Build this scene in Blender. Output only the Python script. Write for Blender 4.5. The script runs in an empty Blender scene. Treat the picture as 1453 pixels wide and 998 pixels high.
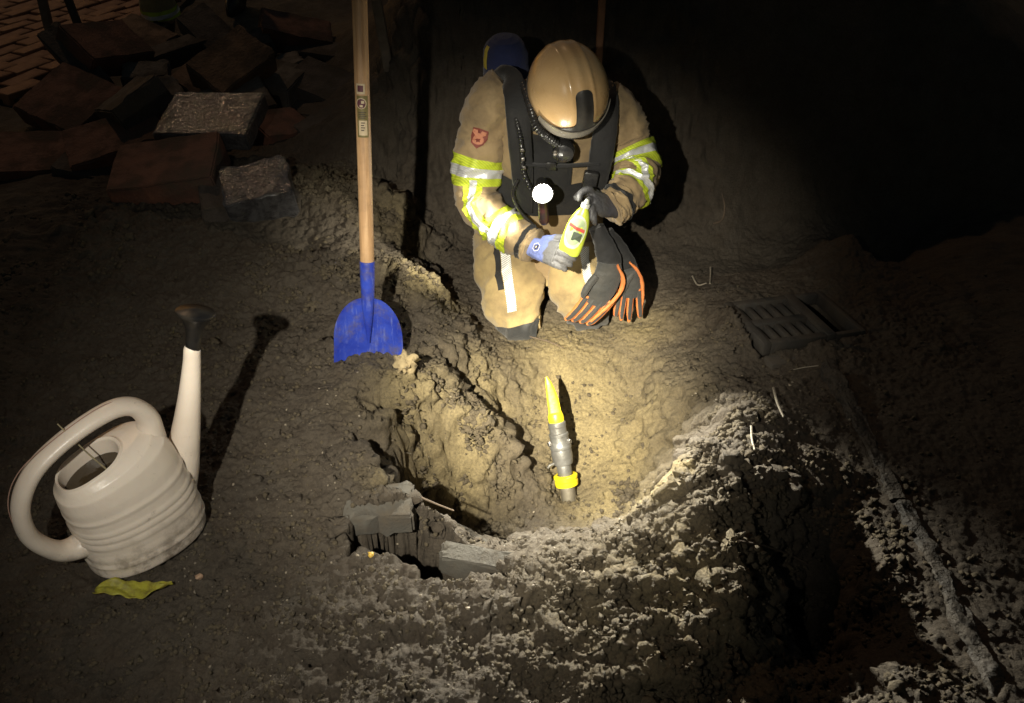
import bpy, bmesh, math, random
import numpy as np
from mathutils import Vector, Matrix
random.seed(7); np.random.seed(7)
R = math.radians
SC = bpy.context.scene
COL = SC.collection

# ------------------------------------------------------------------ camera
CAM_H, PITCH, FPX = 1.70, R(36.5), 1209.0      # FPX: focal length in pixels of the 1453 px wide photograph
cam_d = bpy.data.cameras.new('camera'); cam = bpy.data.objects.new('camera', cam_d); COL.objects.link(cam)
cam.location = (0, 0, CAM_H); cam.rotation_euler = (math.pi/2 - PITCH, 0, 0)
cam_d.sensor_width = 36; cam_d.lens = 36*FPX/1453; cam_d.clip_start = 0.05; cam_d.clip_end = 400
SC.camera = cam

# ------------------------------------------------------------------ pixel -> world helpers (photograph pixels)
CP, SP = math.cos(PITCH), math.sin(PITCH)
def P(px, py, z):                      # where the pixel's ray meets the level z
    u, v = (px-726.5)/FPX, (py-499.0)/FPX
    d = (CAM_H - z)/(SP + v*CP)
    return Vector((u*d, d*(CP - v*SP), z))
def at(px, py, Y):                     # where the pixel's ray meets the upright plane at distance Y
    u, v = (px-726.5)/FPX, (py-499.0)/FPX
    d = Y/(CP - v*SP)
    return Vector((u*d, Y, CAM_H - d*(SP + v*CP)))

# ------------------------------------------------------------------ night sky, distant sodium light, torch, exposure
SUN_EL, SUN_AZ = 48, -32          # degrees; azimuth from +Y towards +X (light arrives from back left)
w = bpy.data.worlds.new('World'); SC.world = w; w.use_nodes = True
nt = w.node_tree; bg = nt.nodes['Background']
sky = nt.nodes.new('ShaderNodeTexSky'); sky.sky_type = 'NISHITA'; sky.sun_disc = False
sky.sun_elevation = R(2); sky.sun_rotation = R(SUN_AZ)
nt.links.new(sky.outputs[0], bg.inputs[0]); bg.inputs[1].default_value = 0.03
def light(name, kind, loc, target, energy, color, **kw):
    d = bpy.data.lights.new(name, kind); o = bpy.data.objects.new(name, d); COL.objects.link(o)
    o.location = loc; d.energy = energy; d.color = color
    o.rotation_euler = (Vector(target) - Vector(loc)).to_track_quat('-Z', 'Y').to_euler()
    for k, v in kw.items(): setattr(d, k, v)
    return o
sd = Vector((math.sin(R(SUN_AZ))*math.cos(R(SUN_EL)), math.cos(R(SUN_AZ))*math.cos(R(SUN_EL)), math.sin(R(SUN_EL))))
light('sodium_glow', 'SUN', sd*20, (0, 0, 0), 0.22, (1.0, 0.62, 0.34), angle=R(0.8))
TORCH = (-0.53, -0.02, 1.80)         # hand torch held left of the camera: wide spill, beam and hot core
light('torch_spill', 'SPOT', TORCH, (-0.32, 2.0, -0.05), 145.0, (1.0, 0.94, 0.81), spot_size=R(58), spot_blend=1.0, shadow_soft_size=0.018)
light('torch_beam', 'SPOT', TORCH, P(725, 490, -.12), 520.0, (1.0, 0.93, 0.77), spot_size=R(40), spot_blend=1.0, shadow_soft_size=0.018)
light('torch_core', 'SPOT', TORCH, P(800, 548, -.31), 760.0, (1.0, 0.91, 0.70), spot_size=R(20), spot_blend=1.0, shadow_soft_size=0.018)
CHEST_W = 400.0                    # the chest lamp's power; its light is made with the lamp
light('torch_hotspot', 'SPOT', TORCH, P(820, 560, -.33), 1050.0, (1.0, 0.91, 0.70), spot_size=R(21), spot_blend=1.0, shadow_soft_size=0.018)
SC.view_settings.view_transform = 'Standard'; SC.view_settings.look = 'None'
SC.view_settings.exposure = 0.0; SC.view_settings.gamma = 1.0
SC.render.engine = 'CYCLES'
SC.cycles.max_bounces = 6; SC.cycles.diffuse_bounces = 3; SC.cycles.glossy_bounces = 3
SC.cycles.transmission_bounces = 6; SC.cycles.transparent_max_bounces = 8; SC.cycles.sample_clamp_indirect = 4.0

# ------------------------------------------------------------------ noise (numpy gradient noise)
_rng = np.random.RandomState(11)
_perm = np.concatenate([_rng.permutation(512)]*3)
_g2 = _rng.rand(512)*2*np.pi
_g2 = np.stack([np.cos(_g2), np.sin(_g2)], 1)
_g3 = _rng.randn(512, 3); _g3 /= np.linalg.norm(_g3, axis=1)[:, None]
def noise2(x, y):
    xi, yi = np.floor(x).astype(np.int64), np.floor(y).astype(np.int64)
    xf, yf = x-xi, y-yi
    u, v = xf*xf*xf*(xf*(xf*6-15)+10), yf*yf*yf*(yf*(yf*6-15)+10)
    xi &= 511; yi &= 511
    def g(a, b, fx, fy):
        h = _perm[_perm[(xi+a) & 511] + ((yi+b) & 511)] & 511
        return _g2[h, 0]*fx + _g2[h, 1]*fy
    n00, n10, n01, n11 = g(0, 0, xf, yf), g(1, 0, xf-1, yf), g(0, 1, xf, yf-1), g(1, 1, xf-1, yf-1)
    return 1.5*((n00*(1-u)+n10*u)*(1-v) + (n01*(1-u)+n11*u)*v)
def noise3(p):
    pi = np.floor(p).astype(np.int64); f = p-pi; pi &= 511
    q = f*f*f*(f*(f*6-15)+10); out = 0
    for a in (0, 1):
        for b in (0, 1):
            for c in (0, 1):
                h = _perm[_perm[_perm[(pi[:, 0]+a) & 511] + ((pi[:, 1]+b) & 511)] + ((pi[:, 2]+c) & 511)] & 511
                d = _g3[h, 0]*(f[:, 0]-a) + _g3[h, 1]*(f[:, 1]-b) + _g3[h, 2]*(f[:, 2]-c)
                wgt = (q[:, 0] if a else 1-q[:, 0])*(q[:, 1] if b else 1-q[:, 1])*(q[:, 2] if c else 1-q[:, 2])
                out = out + d*wgt
    return 1.6*out
def fbm(x, y, s, oct=4, gain=0.5):
    o, a = 0, 1.0
    for k in range(oct):
        o = o + a*noise2(x/s + 17.3*k, y/s - 9.1*k); s *= 0.5; a *= gain
    return o
def sstep(a, b, x):
    t = np.clip((x-a)/(b-a), 0, 1); return t*t*(3-2*t)

# ------------------------------------------------------------------ object helpers
def tag(o, label=None, cat=None, group=None, kind=None):
    if label: o['label'] = label
    if cat: o['category'] = cat
    if group: o['group'] = group
    if kind: o['kind'] = kind
    return o
def empty(name, loc=(0, 0, 0), rot=(0, 0, 0), parent=None):
    o = bpy.data.objects.new(name, None); COL.objects.link(o); o.location = loc; o.rotation_euler = rot
    o.empty_display_size = 0.1; o.parent = parent
    return o
def link(name, me, mat=None, parent=None):
    o = bpy.data.objects.new(name, me); COL.objects.link(o)
    if mat is not None:
        me.materials.clear(); me.materials.append(mat)
    o.parent = parent
    return o
def mesh_np(name, verts, faces, smooth=True):
    me = bpy.data.meshes.new(name)
    verts = np.asarray(verts, dtype=np.float32)
    if isinstance(faces, np.ndarray):
        n, k = faces.shape
        me.vertices.add(len(verts)); me.vertices.foreach_set('co', verts.ravel())
        me.loops.add(n*k); me.loops.foreach_set('vertex_index', faces.astype(np.int32).ravel())
        me.polygons.add(n)
        me.polygons.foreach_set('loop_start', np.arange(0, n*k, k, dtype=np.int32))
        me.polygons.foreach_set('loop_total', np.full(n, k, dtype=np.int32))
        me.update(calc_edges=True); me.validate()
    else:
        me.from_pydata([tuple(v) for v in verts], [], [tuple(f) for f in faces]); me.update()
    me.polygons.foreach_set('use_smooth', np.full(len(me.polygons), smooth, dtype=bool))
    return me
class MB:                              # collects shapes into ONE mesh
    def __init__(s): s.v, s.f = [], []
    def add(s, v, f):
        b = len(s.v); s.v += [tuple(p) for p in v]; s.f += [tuple(b+i for i in q) for q in f]; return s
    def build(s, name, mat, parent=None, smooth=True, sharp=None, bevel=0, seg=2):
        me = bpy.data.meshes.new(name); me.from_pydata(s.v, [], s.f); me.update()
        bm = bmesh.new(); bm.from_mesh(me)
        bmesh.ops.recalc_face_normals(bm, faces=bm.faces)
        if bevel:
            ed = [e for e in bm.edges if len(e.link_faces) == 2 and e.calc_face_angle(0) > R(35)]
            bmesh.ops.bevel(bm, geom=ed, offset=bevel, segments=seg, affect='EDGES', profile=0.5, clamp_overlap=True)
        bm.to_mesh(me); bm.free()
        me.polygons.foreach_set('use_smooth', [smooth]*len(me.polygons))
        if smooth: me.set_sharp_from_angle(angle=R(sharp if sharp else 40))
        return link(name, me, mat, parent)
def box(c, s, M=None):
    x, y, z = s[0]/2, s[1]/2, s[2]/2
    v = [Vector((a*x, b*y, d*z)) for d in (-1, 1) for a, b in ((-1, -1), (1, -1), (1, 1), (-1, 1))]
    if M is not None: v = [M @ p for p in v]
    v = [p + Vector(c) for p in v]
    return v, [(3, 2, 1, 0), (4, 5, 6, 7), (0, 1, 5, 4), (1, 2, 6, 5), (2, 3, 7, 6), (3, 0, 4, 7)]
def crom(pts, n):                      # Catmull-Rom through the rows of pts (any width), n samples
    p = np.asarray(pts, float); m = len(p)
    t = np.asarray(n, float) if np.ndim(n) else np.linspace(0, m-1, n)
    i = np.clip(np.floor(t).astype(int), 0, m-2); f = (t-i)[:, None]
    g = lambda k: p[np.clip(k, 0, m-1)]
    p0, p1, p2, p3 = g(i-1), g(i), g(i+1), g(i+2)
    p0 = np.where((i == 0)[:, None], 2*p1-p2, p0); p3 = np.where((i == m-2)[:, None], 2*p2-p1, p3)
    return 0.5*((2*p1) + (p2-p0)*f + (2*p0-5*p1+4*p2-p3)*f*f + (3*p1-p0-3*p2+p3)*f**3)
def frames(c, ref):                    # tangent, side and up along a centre line
    t = np.gradient(c, axis=0); t /= np.linalg.norm(t, axis=1)[:, None]
    ref = np.asarray(ref, float)
    if ref.ndim == 1: ref = np.tile(ref, (len(c), 1))
    s = np.cross(t, ref); s /= np.linalg.norm(s, axis=1)[:, None]
    return t, s, np.cross(s, t)
def loft(ctrl, ref=(0, 0, 1), rings=24, segs=20, disp=None, off=0.0, tr=None, th=None, cap=True, power=2.0, linear=False):
    """tube through ctrl rows (x, y, z, half-width, half-height); tr = range of t in 0..1, th = range of angle; disp(t, th) adds to the radius"""
    ctrl = np.asarray(ctrl, float); m = len(ctrl)
    t01 = np.linspace(*(tr or (0, 1)), rings); full = th is None
    q = crom(ctrl, t01*(m-1))
    if linear:
        q = np.stack([np.interp(t01*(m-1), np.arange(m), ctrl[:, k]) for k in range(5)], 1)
    dense = crom(ctrl[:, :3], 200) if not linear else np.stack([np.interp(np.linspace(0, m-1, 200), np.arange(m), ctrl[:, k]) for k in range(3)], 1)
    tt, ss, uu = frames(dense, ref)
    ii = np.clip((t01*199).round().astype(int), 0, 199)
    S, U = ss[ii], uu[ii]
    ang = np.linspace(0, 2*np.pi, segs, endpoint=False) if full else np.linspace(th[0], th[1], segs)
    c, s = np.cos(ang), np.sin(ang)
    sg = lambda a: np.sign(a)*np.abs(a)**(2.0/power)
    A, T = np.meshgrid(ang, t01)
    d = (disp(T, A) if disp else 0*T) + off
    ra, rb = q[:, 3:4] + d, q[:, 4:5] + d
    V = q[:, None, :3] + S[:, None, :]*(ra*sg(c)[None])[..., None] + U[:, None, :]*(rb*sg(s)[None])[..., None]
    n, k = rings, segs
    V = V.reshape(-1, 3); F = []
    kk = k if full else k-1
    for i in range(n-1):
        for j in range(kk):
            a, b = i*k+j, i*k+(j+1) % k
            F.append((a, b, b+k, a+k))
    V = [tuple(v) for v in V]
    if cap and full:
        for r0, flip in ((0, True), (n-1, False)):
            V.append(tuple(q[r0, :3])); ci = len(V)-1
            for j in range(k):
                a, b = r0*k+j, r0*k+(j+1) % k
                F.append((b, a, ci) if flip else (a, b, ci))
    return V, F
def tube(pts, r, segs=12, rings=None, ref=(0, 0, 1), **kw):
    r = [r]*len(pts) if np.isscalar(r) else r
    return loft([(*p, a, a) for p, a in zip(pts, r)], ref, rings or 6*len(pts), segs, **kw)
def lathe(prof, segs=32, M=None):      # (radius, height) profile about local Z
    V, F = [], []
    for r, h in prof:
        for j in range(segs):
            a = 2*math.pi*j/segs; V.append(Vector((max(r, 1e-5)*math.cos(a), max(r, 1e-5)*math.sin(a), h)))
    for i in range(len(prof)-1):
        for j in range(segs):
            a, b = i*segs+j, i*segs+(j+1) % segs; F.append((a, b, b+segs, a+segs))
    if M is not None: V = [M @ v for v in V]
    return V, F
def basis(x, y, z, o=(0, 0, 0)):       # matrix from axes
    m = Matrix((x, y, z)).transposed().to_4x4(); m.translation = Vector(o); return m
def look(o, zdir, xhint):              # local z along zdir, local x near xhint
    z = Vector(zdir).normalized(); y = z.cross(Vector(xhint)).normalized(); x = y.cross(z)
    return basis(x, y, z, o)

# ------------------------------------------------------------------ material helpers
class NT:
    def __init__(s, name):
        s.m = bpy.data.materials.new(name); s.m.use_nodes = True; s.t = s.m.node_tree
        s.b = s.t.nodes['Principled BSDF']
    def n(s, typ, **kw):
        nd = s.t.nodes.new('ShaderNode'+typ)
        for k, v in kw.items():
            if k.startswith('i_'): nd.inputs[k[2:].replace('_', ' ')].default_value = v
            else: setattr(nd, k, v)
        return nd
    def l(s, a, b): s.t.links.new(a, b)
    def co(s): return s.n('TexCoord').outputs['Object']
    def noise(s, scale, detail=5, rough=0.55, vec=None, dist=0.0):
        nd = s.n('TexNoise', i_Scale=scale, i_Detail=detail, i_Roughness=rough, i_Distortion=dist)
        s.l(vec or s.co(), nd.inputs['Vector']); return nd.outputs['Fac']
    def ramp(s, fac, stops):
        r = s.n('ValToRGB'); e = r.color_ramp.elements
        while len(e) < len(stops): e.new(0.5)
        for el, (p, c) in zip(e, stops):
            el.position = p; el.color = (*c, 1) if len(c) == 3 else c
        s.l(fac, r.inputs[0]); return r.outputs[0]
    def mix(s, fac, a, b, mode='MIX'):
        nd = s.n('Mix', data_type='RGBA', blend_type=mode)
        for i, v in ((0, fac), (6, a), (7, b)):
            if hasattr(v, 'default_value'): s.l(v, nd.inputs[i])
            else: nd.inputs[i].default_value = v if np.isscalar(v) else (*v, 1)
        return nd.outputs[2]
    def math(s, op, a, b=0.0, clamp=False):
        nd = s.n('Math', operation=op, use_clamp=clamp)
        for i, v in ((0, a), (1, b)):
            if hasattr(v, 'default_value'): s.l(v, nd.inputs[i])
            else: nd.inputs[i].default_value = v
        return nd.outputs[0]
    def bump(s, h, dist, strength=1.0):
        b = s.n('Bump', i_Distance=dist, i_Strength=strength); s.l(h, b.inputs['Height'])
        s.l(b.outputs[0], s.b.inputs['Normal'])
    def set(s, **kw):
        for k, v in kw.items():
            i = s.b.inputs[k.replace('_', ' ')]
            if hasattr(v, 'default_value'): s.l(v, i)
            else: i.default_value = (*v, 1) if isinstance(v, tuple) and len(i.default_value) == 4 and len(v) == 3 else v
        return s
def mat_var(name, c1, c2, scale=12, rough=0.7, rvar=0.15, bump=0.0, bscale=60, dirt=0.0, dscale=5, metal=0.0, **kw):
    """two-tone noisy base, uneven gloss, fine relief, optional soil smears"""
    a = NT(name)
    col = a.mix(a.ramp(a.noise(scale), [(0.35, (0, 0, 0)), (0.65, (1, 1, 1))]), c1, c2)
    if dirt:
        f = a.math('MULTIPLY', a.ramp(a.noise(dscale, 8, 0.65), [(0.45, (0, 0, 0)), (0.68, (1, 1, 1))]), dirt)
        col = a.mix(f, col, (0.075, 0.058, 0.038))
        a.set(Roughness=a.math('ADD', a.math('MULTIPLY', f, 0.4), a.math('ADD', a.math('MULTIPLY', a.noise(scale*2.3), rvar), rough-rvar/2), True))
    else:
        a.set(Roughness=a.math('ADD', a.math('MULTIPLY', a.noise(scale*2.3), rvar), rough-rvar/2, True))
    a.set(Base_Color=col, Metallic=metal, **kw)
    if bump: a.bump(a.noise(bscale, 6, 0.6), bump)
    return a.m

# ================================================================== the ground
CTRL = """
0 998 0|200 998 0|400 998 0|600 998 .01|0 870 0|150 830 0|300 790 0|450 900 .01|600 900 0|700 900 0|420 700 0|400 600 0
470 540 0|520 525 .02|450 640 0|485 600 .01|350 560 0|300 640 -.01|200 500 -.01|60 520 0|0 600 0|560 860 0|500 800 0|640 850 0
512 565 0|510 620 0|525 655 0|555 695 0|585 708 0|470 735 0
560 520 .02|590 512 .0|640 552 -.08|700 598 -.20|732 650 -.33|738 715 -.45|700 720 -.45
600 600 -.11|640 610 -.17|690 650 -.30|600 640 -.22|640 660 -.29|560 640 -.14|540 590 -.03|570 560 -.0|690 620 -.23
640 700 -.44|670 735 -.47|620 760 -.54|590 720 -.40|600 790 -.5|680 780 -.5
660 545 -.18|720 590 -.33|745 650 -.41|690 540 -.20|650 500 -.1|610 480 -.02
570 792 0|600 815 0|650 815 0|700 806 -.02|790 788 -.03|880 774 -.01|740 800 -.02
720 505 -.22|780 500 -.24|850 490 -.24|900 470 -.22|760 560 -.33|850 560 -.33|910 560 -.29|770 640 -.43|850 640 -.42|900 640 -.37|935 590 -.24|930 540 -.20
808 700 -.49|830 690 -.47|880 705 -.44|740 740 -.47|800 750 -.45|870 750 -.42
905 745 -.36|922 700 -.32|945 660 -.25|990 640 .06|965 690 .08|940 750 .06|905 772 .02|1010 600 .0|975 590 -.16|955 620 -.24|1035 565 .02|900 700 -.42|925 640 -.33
960 520 -.15|1010 520 -.10|1080 530 -.085|1160 510 -.05|1000 470 -.13
735 490 -.24|835 465 -.24|900 455 -.22|940 430 -.20|1000 420 -.10|1030 445 -.045|1045 480 -.05|1060 420 -.05|680 470 -.21|700 420 -.22|780 380 -.22
1100 455 -.07
600 385 .02|578 300 .03|560 240 .06|640 450 -.07|580 440 0|560 480 0|635 420 -.12
540 270 .13|460 245 .15|400 260 .14|330 260 .12|520 345 .02|430 350 .02|430 372 .06|520 374 .06|330 400 .04|430 430 -.03|330 450 -.01|220 390 .05|100 320 .13|180 325 .12|30 300 .12|100 420 .05|0 420 .05|480 440 -.02
250 180 .05|120 150 .02|400 150 0|60 60 0
1000 700 .13|1060 640 .09|1100 700 .10|1000 800 .11|950 850 .08|900 850 .03|850 900 .02|1050 850 .12|1000 950 .05|900 980 0|1080 960 .05|1150 900 -.26|1200 850 -.10|1150 800 -.10|1110 860 -.16|1085 830 .06|1060 790 .13|1090 900 -.02|1180 700 .0|1230 920 -.08|1250 965 .02|1110 990 .06|800 980 .0|1160 940 -.20|1100 945 .0
1400 600 0|1450 800 0|1300 700 0|1280 620 0|1400 950 0|1200 600 0
"""
cp = np.array([tuple(P(*[float(q) for q in c.split()])) for line in CTRL.strip().splitlines() for c in line.split('|')])
far = np.array([(-8, 3, .0), (-4, 1, 0), (-4, 5, 0), (-2.5, 6.5, 0), (0, 8, .3), (4, 9, .3), (6, 5, .1), (4, 2, 0), (3, .6, 0), (-3, .3, 0), (-1, .4, 0), (0, .5, 0), (1, .5, 0),
                (0, -2, 0), (-20, 20, 0), (20, 20, .2), (0, 40, 0), (-40, 0, 0), (40, 0, 0), (0, -40, 0), (40, 60, 0), (-40, 60, 0), (2.4, 2.2, 0), (-.9, 6.5, 0), (-1.4, 5.2, .0)])
# the steep bank of dug soil rising behind the trench
BANK = [(X, y, z) for X in (-.36, -.12, .12, .36, .7, 1.1, 1.5) for y, z in ((3.16, -.17), (3.42, -.05 if abs(X-.1) > .35 else -.13), (3.54, .2), (3.66, .5), (3.84, .85), (4.15, 1.02), (4.8, 1.0))]
BANK += [(-.58, 3.4, .06), (-.58, 3.7, .24), (-.58, 4.1, .42), (-.58, 4.6, .45), (-.85, 3.6, .10), (-.85, 4.2, .18), (-.9, 4.9, .15), (1.9, 3.42, -.02), (1.9, 3.55, .2), (1.9, 3.7, .5), (1.9, 3.9, .78), (1.9, 4.3, .85), (2.3, 3.5, .1), (2.3, 3.8, .50), (2.35, 4.2, .62), (2.3, 4.9, .6), (2.8, 3.6, .04), (2.9, 4.3, .2), (1.4, 3.1, -.02), (1.9, 3.05, 0)]
far = np.concatenate([far, np.array(BANK)])
cp = np.concatenate([cp, far])
# drop near-duplicate spots that would fight each other
keep_ = []
for i_ in range(len(cp)):
    if all(np.hypot(*(cp[i_, :2]-cp[j_, :2])) > .032 for j_ in keep_): keep_.append(i_)
cp = cp[keep_]
_D = np.linalg.norm(cp[:, None, :2]-cp[None, :, :2], axis=2)
_W = np.linalg.solve(np.sqrt(_D**2+.02**2)*-1 - 0.012*np.eye(len(cp)), cp[:, 2]-cp[:, 2].mean())
def poly_sd(px, py, poly):             # signed distance, negative inside
    d = np.full(px.shape, 1e9); ins = np.zeros(px.shape, bool)
    n = len(poly)
    for i in range(n):
        (ax, ay), (bx, by) = poly[i], poly[(i+1) % n]
        ex, ey = bx-ax, by-ay; wx, wy = px-ax, py-ay
        t = np.clip((wx*ex+wy*ey)/(ex*ex+ey*ey+1e-12), 0, 1)
        d = np.minimum(d, (wx-ex*t)**2+(wy-ey*t)**2)
        c = ((ay > py) != (by > py)) & (px < (bx-ax)*(py-ay)/(by-ay+1e-12)+ax)
        ins ^= c
    d = np.sqrt(d); return np.where(ins, -d, d)
def pxpoly(s, z): return [tuple(P(float(c.split()[0]), float(c.split()[1]), z)[:2]) for c in s.split('|')]
HOLE = pxpoly('484 742|500 729|540 722|592 712|640 740|700 790|722 806|690 813|640 813|600 819|574 803|560 786|520 779|492 768', 0.0)
KC = P(1108, 452, -.045); KA = R(15)
KE, KN = Vector((math.cos(KA), math.sin(KA), 0)), Vector((-math.sin(KA), math.cos(KA), 0))
KOLK = [tuple((KC+KE*a+KN*b)[:2]) for a, b in ((-.15, -.14), (.25, -.14), (.25, .14), (-.15, .14))]
def blobs(x, y, lst):
    m = np.zeros(x.shape)
    for px, py, z, r, a in lst:
        q = P(px, py, z); m = np.maximum(m, a*np.exp(-((x-q.x)**2+(y-q.y)**2)/(r*r)))
    return m
CR_HI = [(950, 850, .05, .30, 1), (1020, 780, .1, .26, 1), (1050, 690, .1, .22, .9), (1120, 760, .05, .2, .8), (1000, 960, .03, .28, .9), (1250, 985, .02, .16, .6), (880, 800, 0, .14, .8),
         (1170, 860, .0, .16, .5), (1210, 720, .02, .2, .7), (540, 280, .1, .17, .9), (470, 250, .14, .2, .9), (370, 260, .13, .22, .8), (600, 390, .02, .14, 1), (575, 330, .02, .12, .9),
         (120, 320, .12, .35, .5), (430, 372, .06, .2, .7), (520, 375, .05, .15, .7), (545, 680, 0, .07, .9), (620, 560, -.05, .14, .8), (690, 610, -.2, .1, .8), (700, 700, -.4, .12, .6),
         (1040, 610, -.0, .10, .7), (880, 712, -.44, .08, .4), (860, 900, 0, .2, .6), (300, 480, 0, .2, .4)]
SMOOTH = [(820, 560, -.33, .20, 1), (860, 620, -.4, .2, 1), (790, 510, -.24, .18, .9), (1000, 300, -.1, .6, 1), (900, 480, -.22, .15, .8), (880, 560, -.3, .15, 1), (1050, 150, -.05, 1.2, 1), (960, 580, -.18, .1, .9), (935, 660, -.28, .10, 1), (940, 620, -.25, .1, 1), (1000, 470, -.12, .15, .6), (1350, 750, 0, .35, .85), (1420, 900, 0, .3, .85), (1300, 640, 0, .35, .8), (1430, 620, 0, .4, .8), (1200, 560, 0, .2, .6)]
def height(x, y, step=None):
    wx = 0.030*fbm(x, y, .16, 3) + .002*fbm(x+9, y, .03, 2); wy = 0.030*fbm(x+31, y+7, .16, 3) + .002*fbm(x, y+9, .03, 2)
    pit = np.exp(-((x-.05)**2/.5+(y-1.9)**2/.4))
    X, Y = x+wx*(.5+.8*pit), y+wy*(.5+.8*pit)
    h = np.full(x.shape, cp[:, 2].mean()); fl = h.ravel(); xr, yr = X.ravel(), Y.ravel()
    for s in range(0, len(fl), 40000):
        d = np.sqrt((xr[s:s+40000, None]-cp[None, :, 0])**2+(yr[s:s+40000, None]-cp[None, :, 1])**2+.02**2)
        fl[s:s+40000] -= d @ _W
    h = fl.reshape(x.shape)
    sdh = poly_sd(X, Y, HOLE); h = h*1.0
    kk = sstep(.02, -.01, poly_sd(x, y, KOLK)); h = h*(1-kk) - .30*kk
    hole = sstep(.012, -.03, sdh)
    h = h*(1-hole) + np.minimum(h-.06, -.48 - .05*noise2(x*9, y*9))*hole
    cr = np.clip(blobs(x, y, CR_HI) + .12*fbm(x, y, .3, 2), 0.0, 1); sm = blobs(x, y, SMOOTH)
    nearf = np.exp(-np.maximum(0, np.hypot(x, y-1.8)-2.2)**2/1.5)
    base = .014*fbm(x+5, y, .22, 3) + .010*fbm(x, y+3, .07, 3)
    # trodden lumps, cracks
    rid = 1-np.abs(fbm(x+40, y+2, .085, 3)); crk = sstep(.93, 1.0, rid)
    r2 = 1-np.abs(fbm(x-4, y+22, .030, 2)); crk2 = sstep(.90, 1.0, r2)
    lump = .0075*np.abs(fbm(x+1, y+1, .040, 3)) + .0038*fbm(x, y, .015, 2)
    # loose crumbs: rounded billows on two scales
    def bil(s, ox):
        return np.clip(np.abs(noise2((x+ox)/s+.5*noise2(x/s*2, y/s*2), (y-ox)/s+.5*noise2(x/s*2+40, y/s*2)))*1.5, 0, 1)**.7
    clump = sstep(-.15, .45, fbm(x+2, y+6, .085, 3))
    crumb = .034*fbm(x, y, .13, 3) + .020*fbm(x+3, y, .045, 3, .6) + clump*(.014*(bil(.030, 8)-.4) + .010*(bil(.015, 5)-.4)) + .005*fbm(x, y, .011, 2)
    keep = (1-.85*sm)*(.35+.65*sstep(-.5, .5, fbm(x+12, y-5, .25, 2)))
    f1, f2 = sstep(.022, .008, step), sstep(.035, .012, step)
    d = base*(1-.7*sm) + f1*(lump*(1-.6*sm)*1.2 - .005*crk2*keep) - f2*.011*crk*keep + f2*crumb*np.clip(cr*(1-.9*sm), 0, 1)
    return h + d*nearf + (1-nearf)*.02*fbm(x, y, .5, 3)
def axis(lo, hi, step, a, b, grow=1.12):
    m = list(np.arange(lo, hi, step)); s = step; v = m[-1]
    while v < b: s *= grow; v += s; m.append(v)
    s = step; v = m[0]; L = []
    while v > a: s *= grow; v -= s; L.append(v)
    return np.array(L[::-1]+m)
GX, GY = axis(-1.55, 1.5, .0052, -60, 60, 1.05), axis(.92, 3.45, .0052, -20, 110, 1.03)
XX, YY = np.meshgrid(GX, GY)
STEP = np.maximum(np.gradient(GX)[None, :], np.gradient(GY)[:, None])
HH = height(XX, YY, STEP)
def zat(x, y):                         # ground height under a point
    i = int(np.clip(np.searchsorted(GX, x)-1, 0, len(GX)-2)); j = int(np.clip(np.searchsorted(GY, y)-1, 0, len(GY)-2))
    fx = (x-GX[i])/(GX[i+1]-GX[i]); fy = (y-GY[j])/(GY[j+1]-GY[j])
    return float((HH[j, i]*(1-fx)+HH[j, i+1]*fx)*(1-fy) + (HH[j+1, i]*(1-fx)+HH[j+1, i+1]*fx)*fy)
nx, ny = len(GX), len(GY)
idx = np.arange(nx*ny).reshape(ny, nx)
gf = np.stack([idx[:-1, :-1], idx[:-1, 1:], idx[1:, 1:], idx[1:, :-1]], -1).reshape(-1, 4)
# pull steep faces sideways a little so that walls are ragged rather than draped
gv = np.stack([XX, YY, HH], -1).reshape(-1, 3)
dhy, dhx = np.gradient(HH, GY, GX); slope = np.hypot(dhx, dhy).ravel()
ks = np.where((slope > .55) & (STEP.ravel() < .03))[0]; nz = np.stack([-dhx.ravel()[ks], -dhy.ravel()[ks], np.ones(len(ks))], 1); nz /= np.linalg.norm(nz, axis=1)[:, None]
q_ = gv[ks]; amt = sstep(.55, 1.6, slope[ks])*sstep(.95, .70, np.abs(q_[:, 0]-.05))
dd = .032*noise3(q_/.085) + .022*noise3(q_/.040+7) + .009*np.abs(noise3(q_/.017+3)) + .005*noise3(q_/.009)
gv[ks] += nz*(dd*amt)[:, None]
gme = mesh_np('ground', gv, gf)
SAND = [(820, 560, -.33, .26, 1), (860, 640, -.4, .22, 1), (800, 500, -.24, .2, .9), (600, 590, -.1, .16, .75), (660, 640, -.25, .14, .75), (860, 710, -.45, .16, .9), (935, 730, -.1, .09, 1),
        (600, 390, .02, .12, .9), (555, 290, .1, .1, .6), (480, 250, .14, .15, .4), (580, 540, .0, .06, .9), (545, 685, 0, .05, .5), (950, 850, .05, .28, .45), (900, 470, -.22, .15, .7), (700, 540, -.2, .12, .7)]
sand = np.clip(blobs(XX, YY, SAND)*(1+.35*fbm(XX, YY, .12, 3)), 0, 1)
at_ = gme.attributes.new('sand', 'FLOAT', 'POINT'); at_.data.foreach_set('value', sand.ravel().astype(np.float32))
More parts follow.
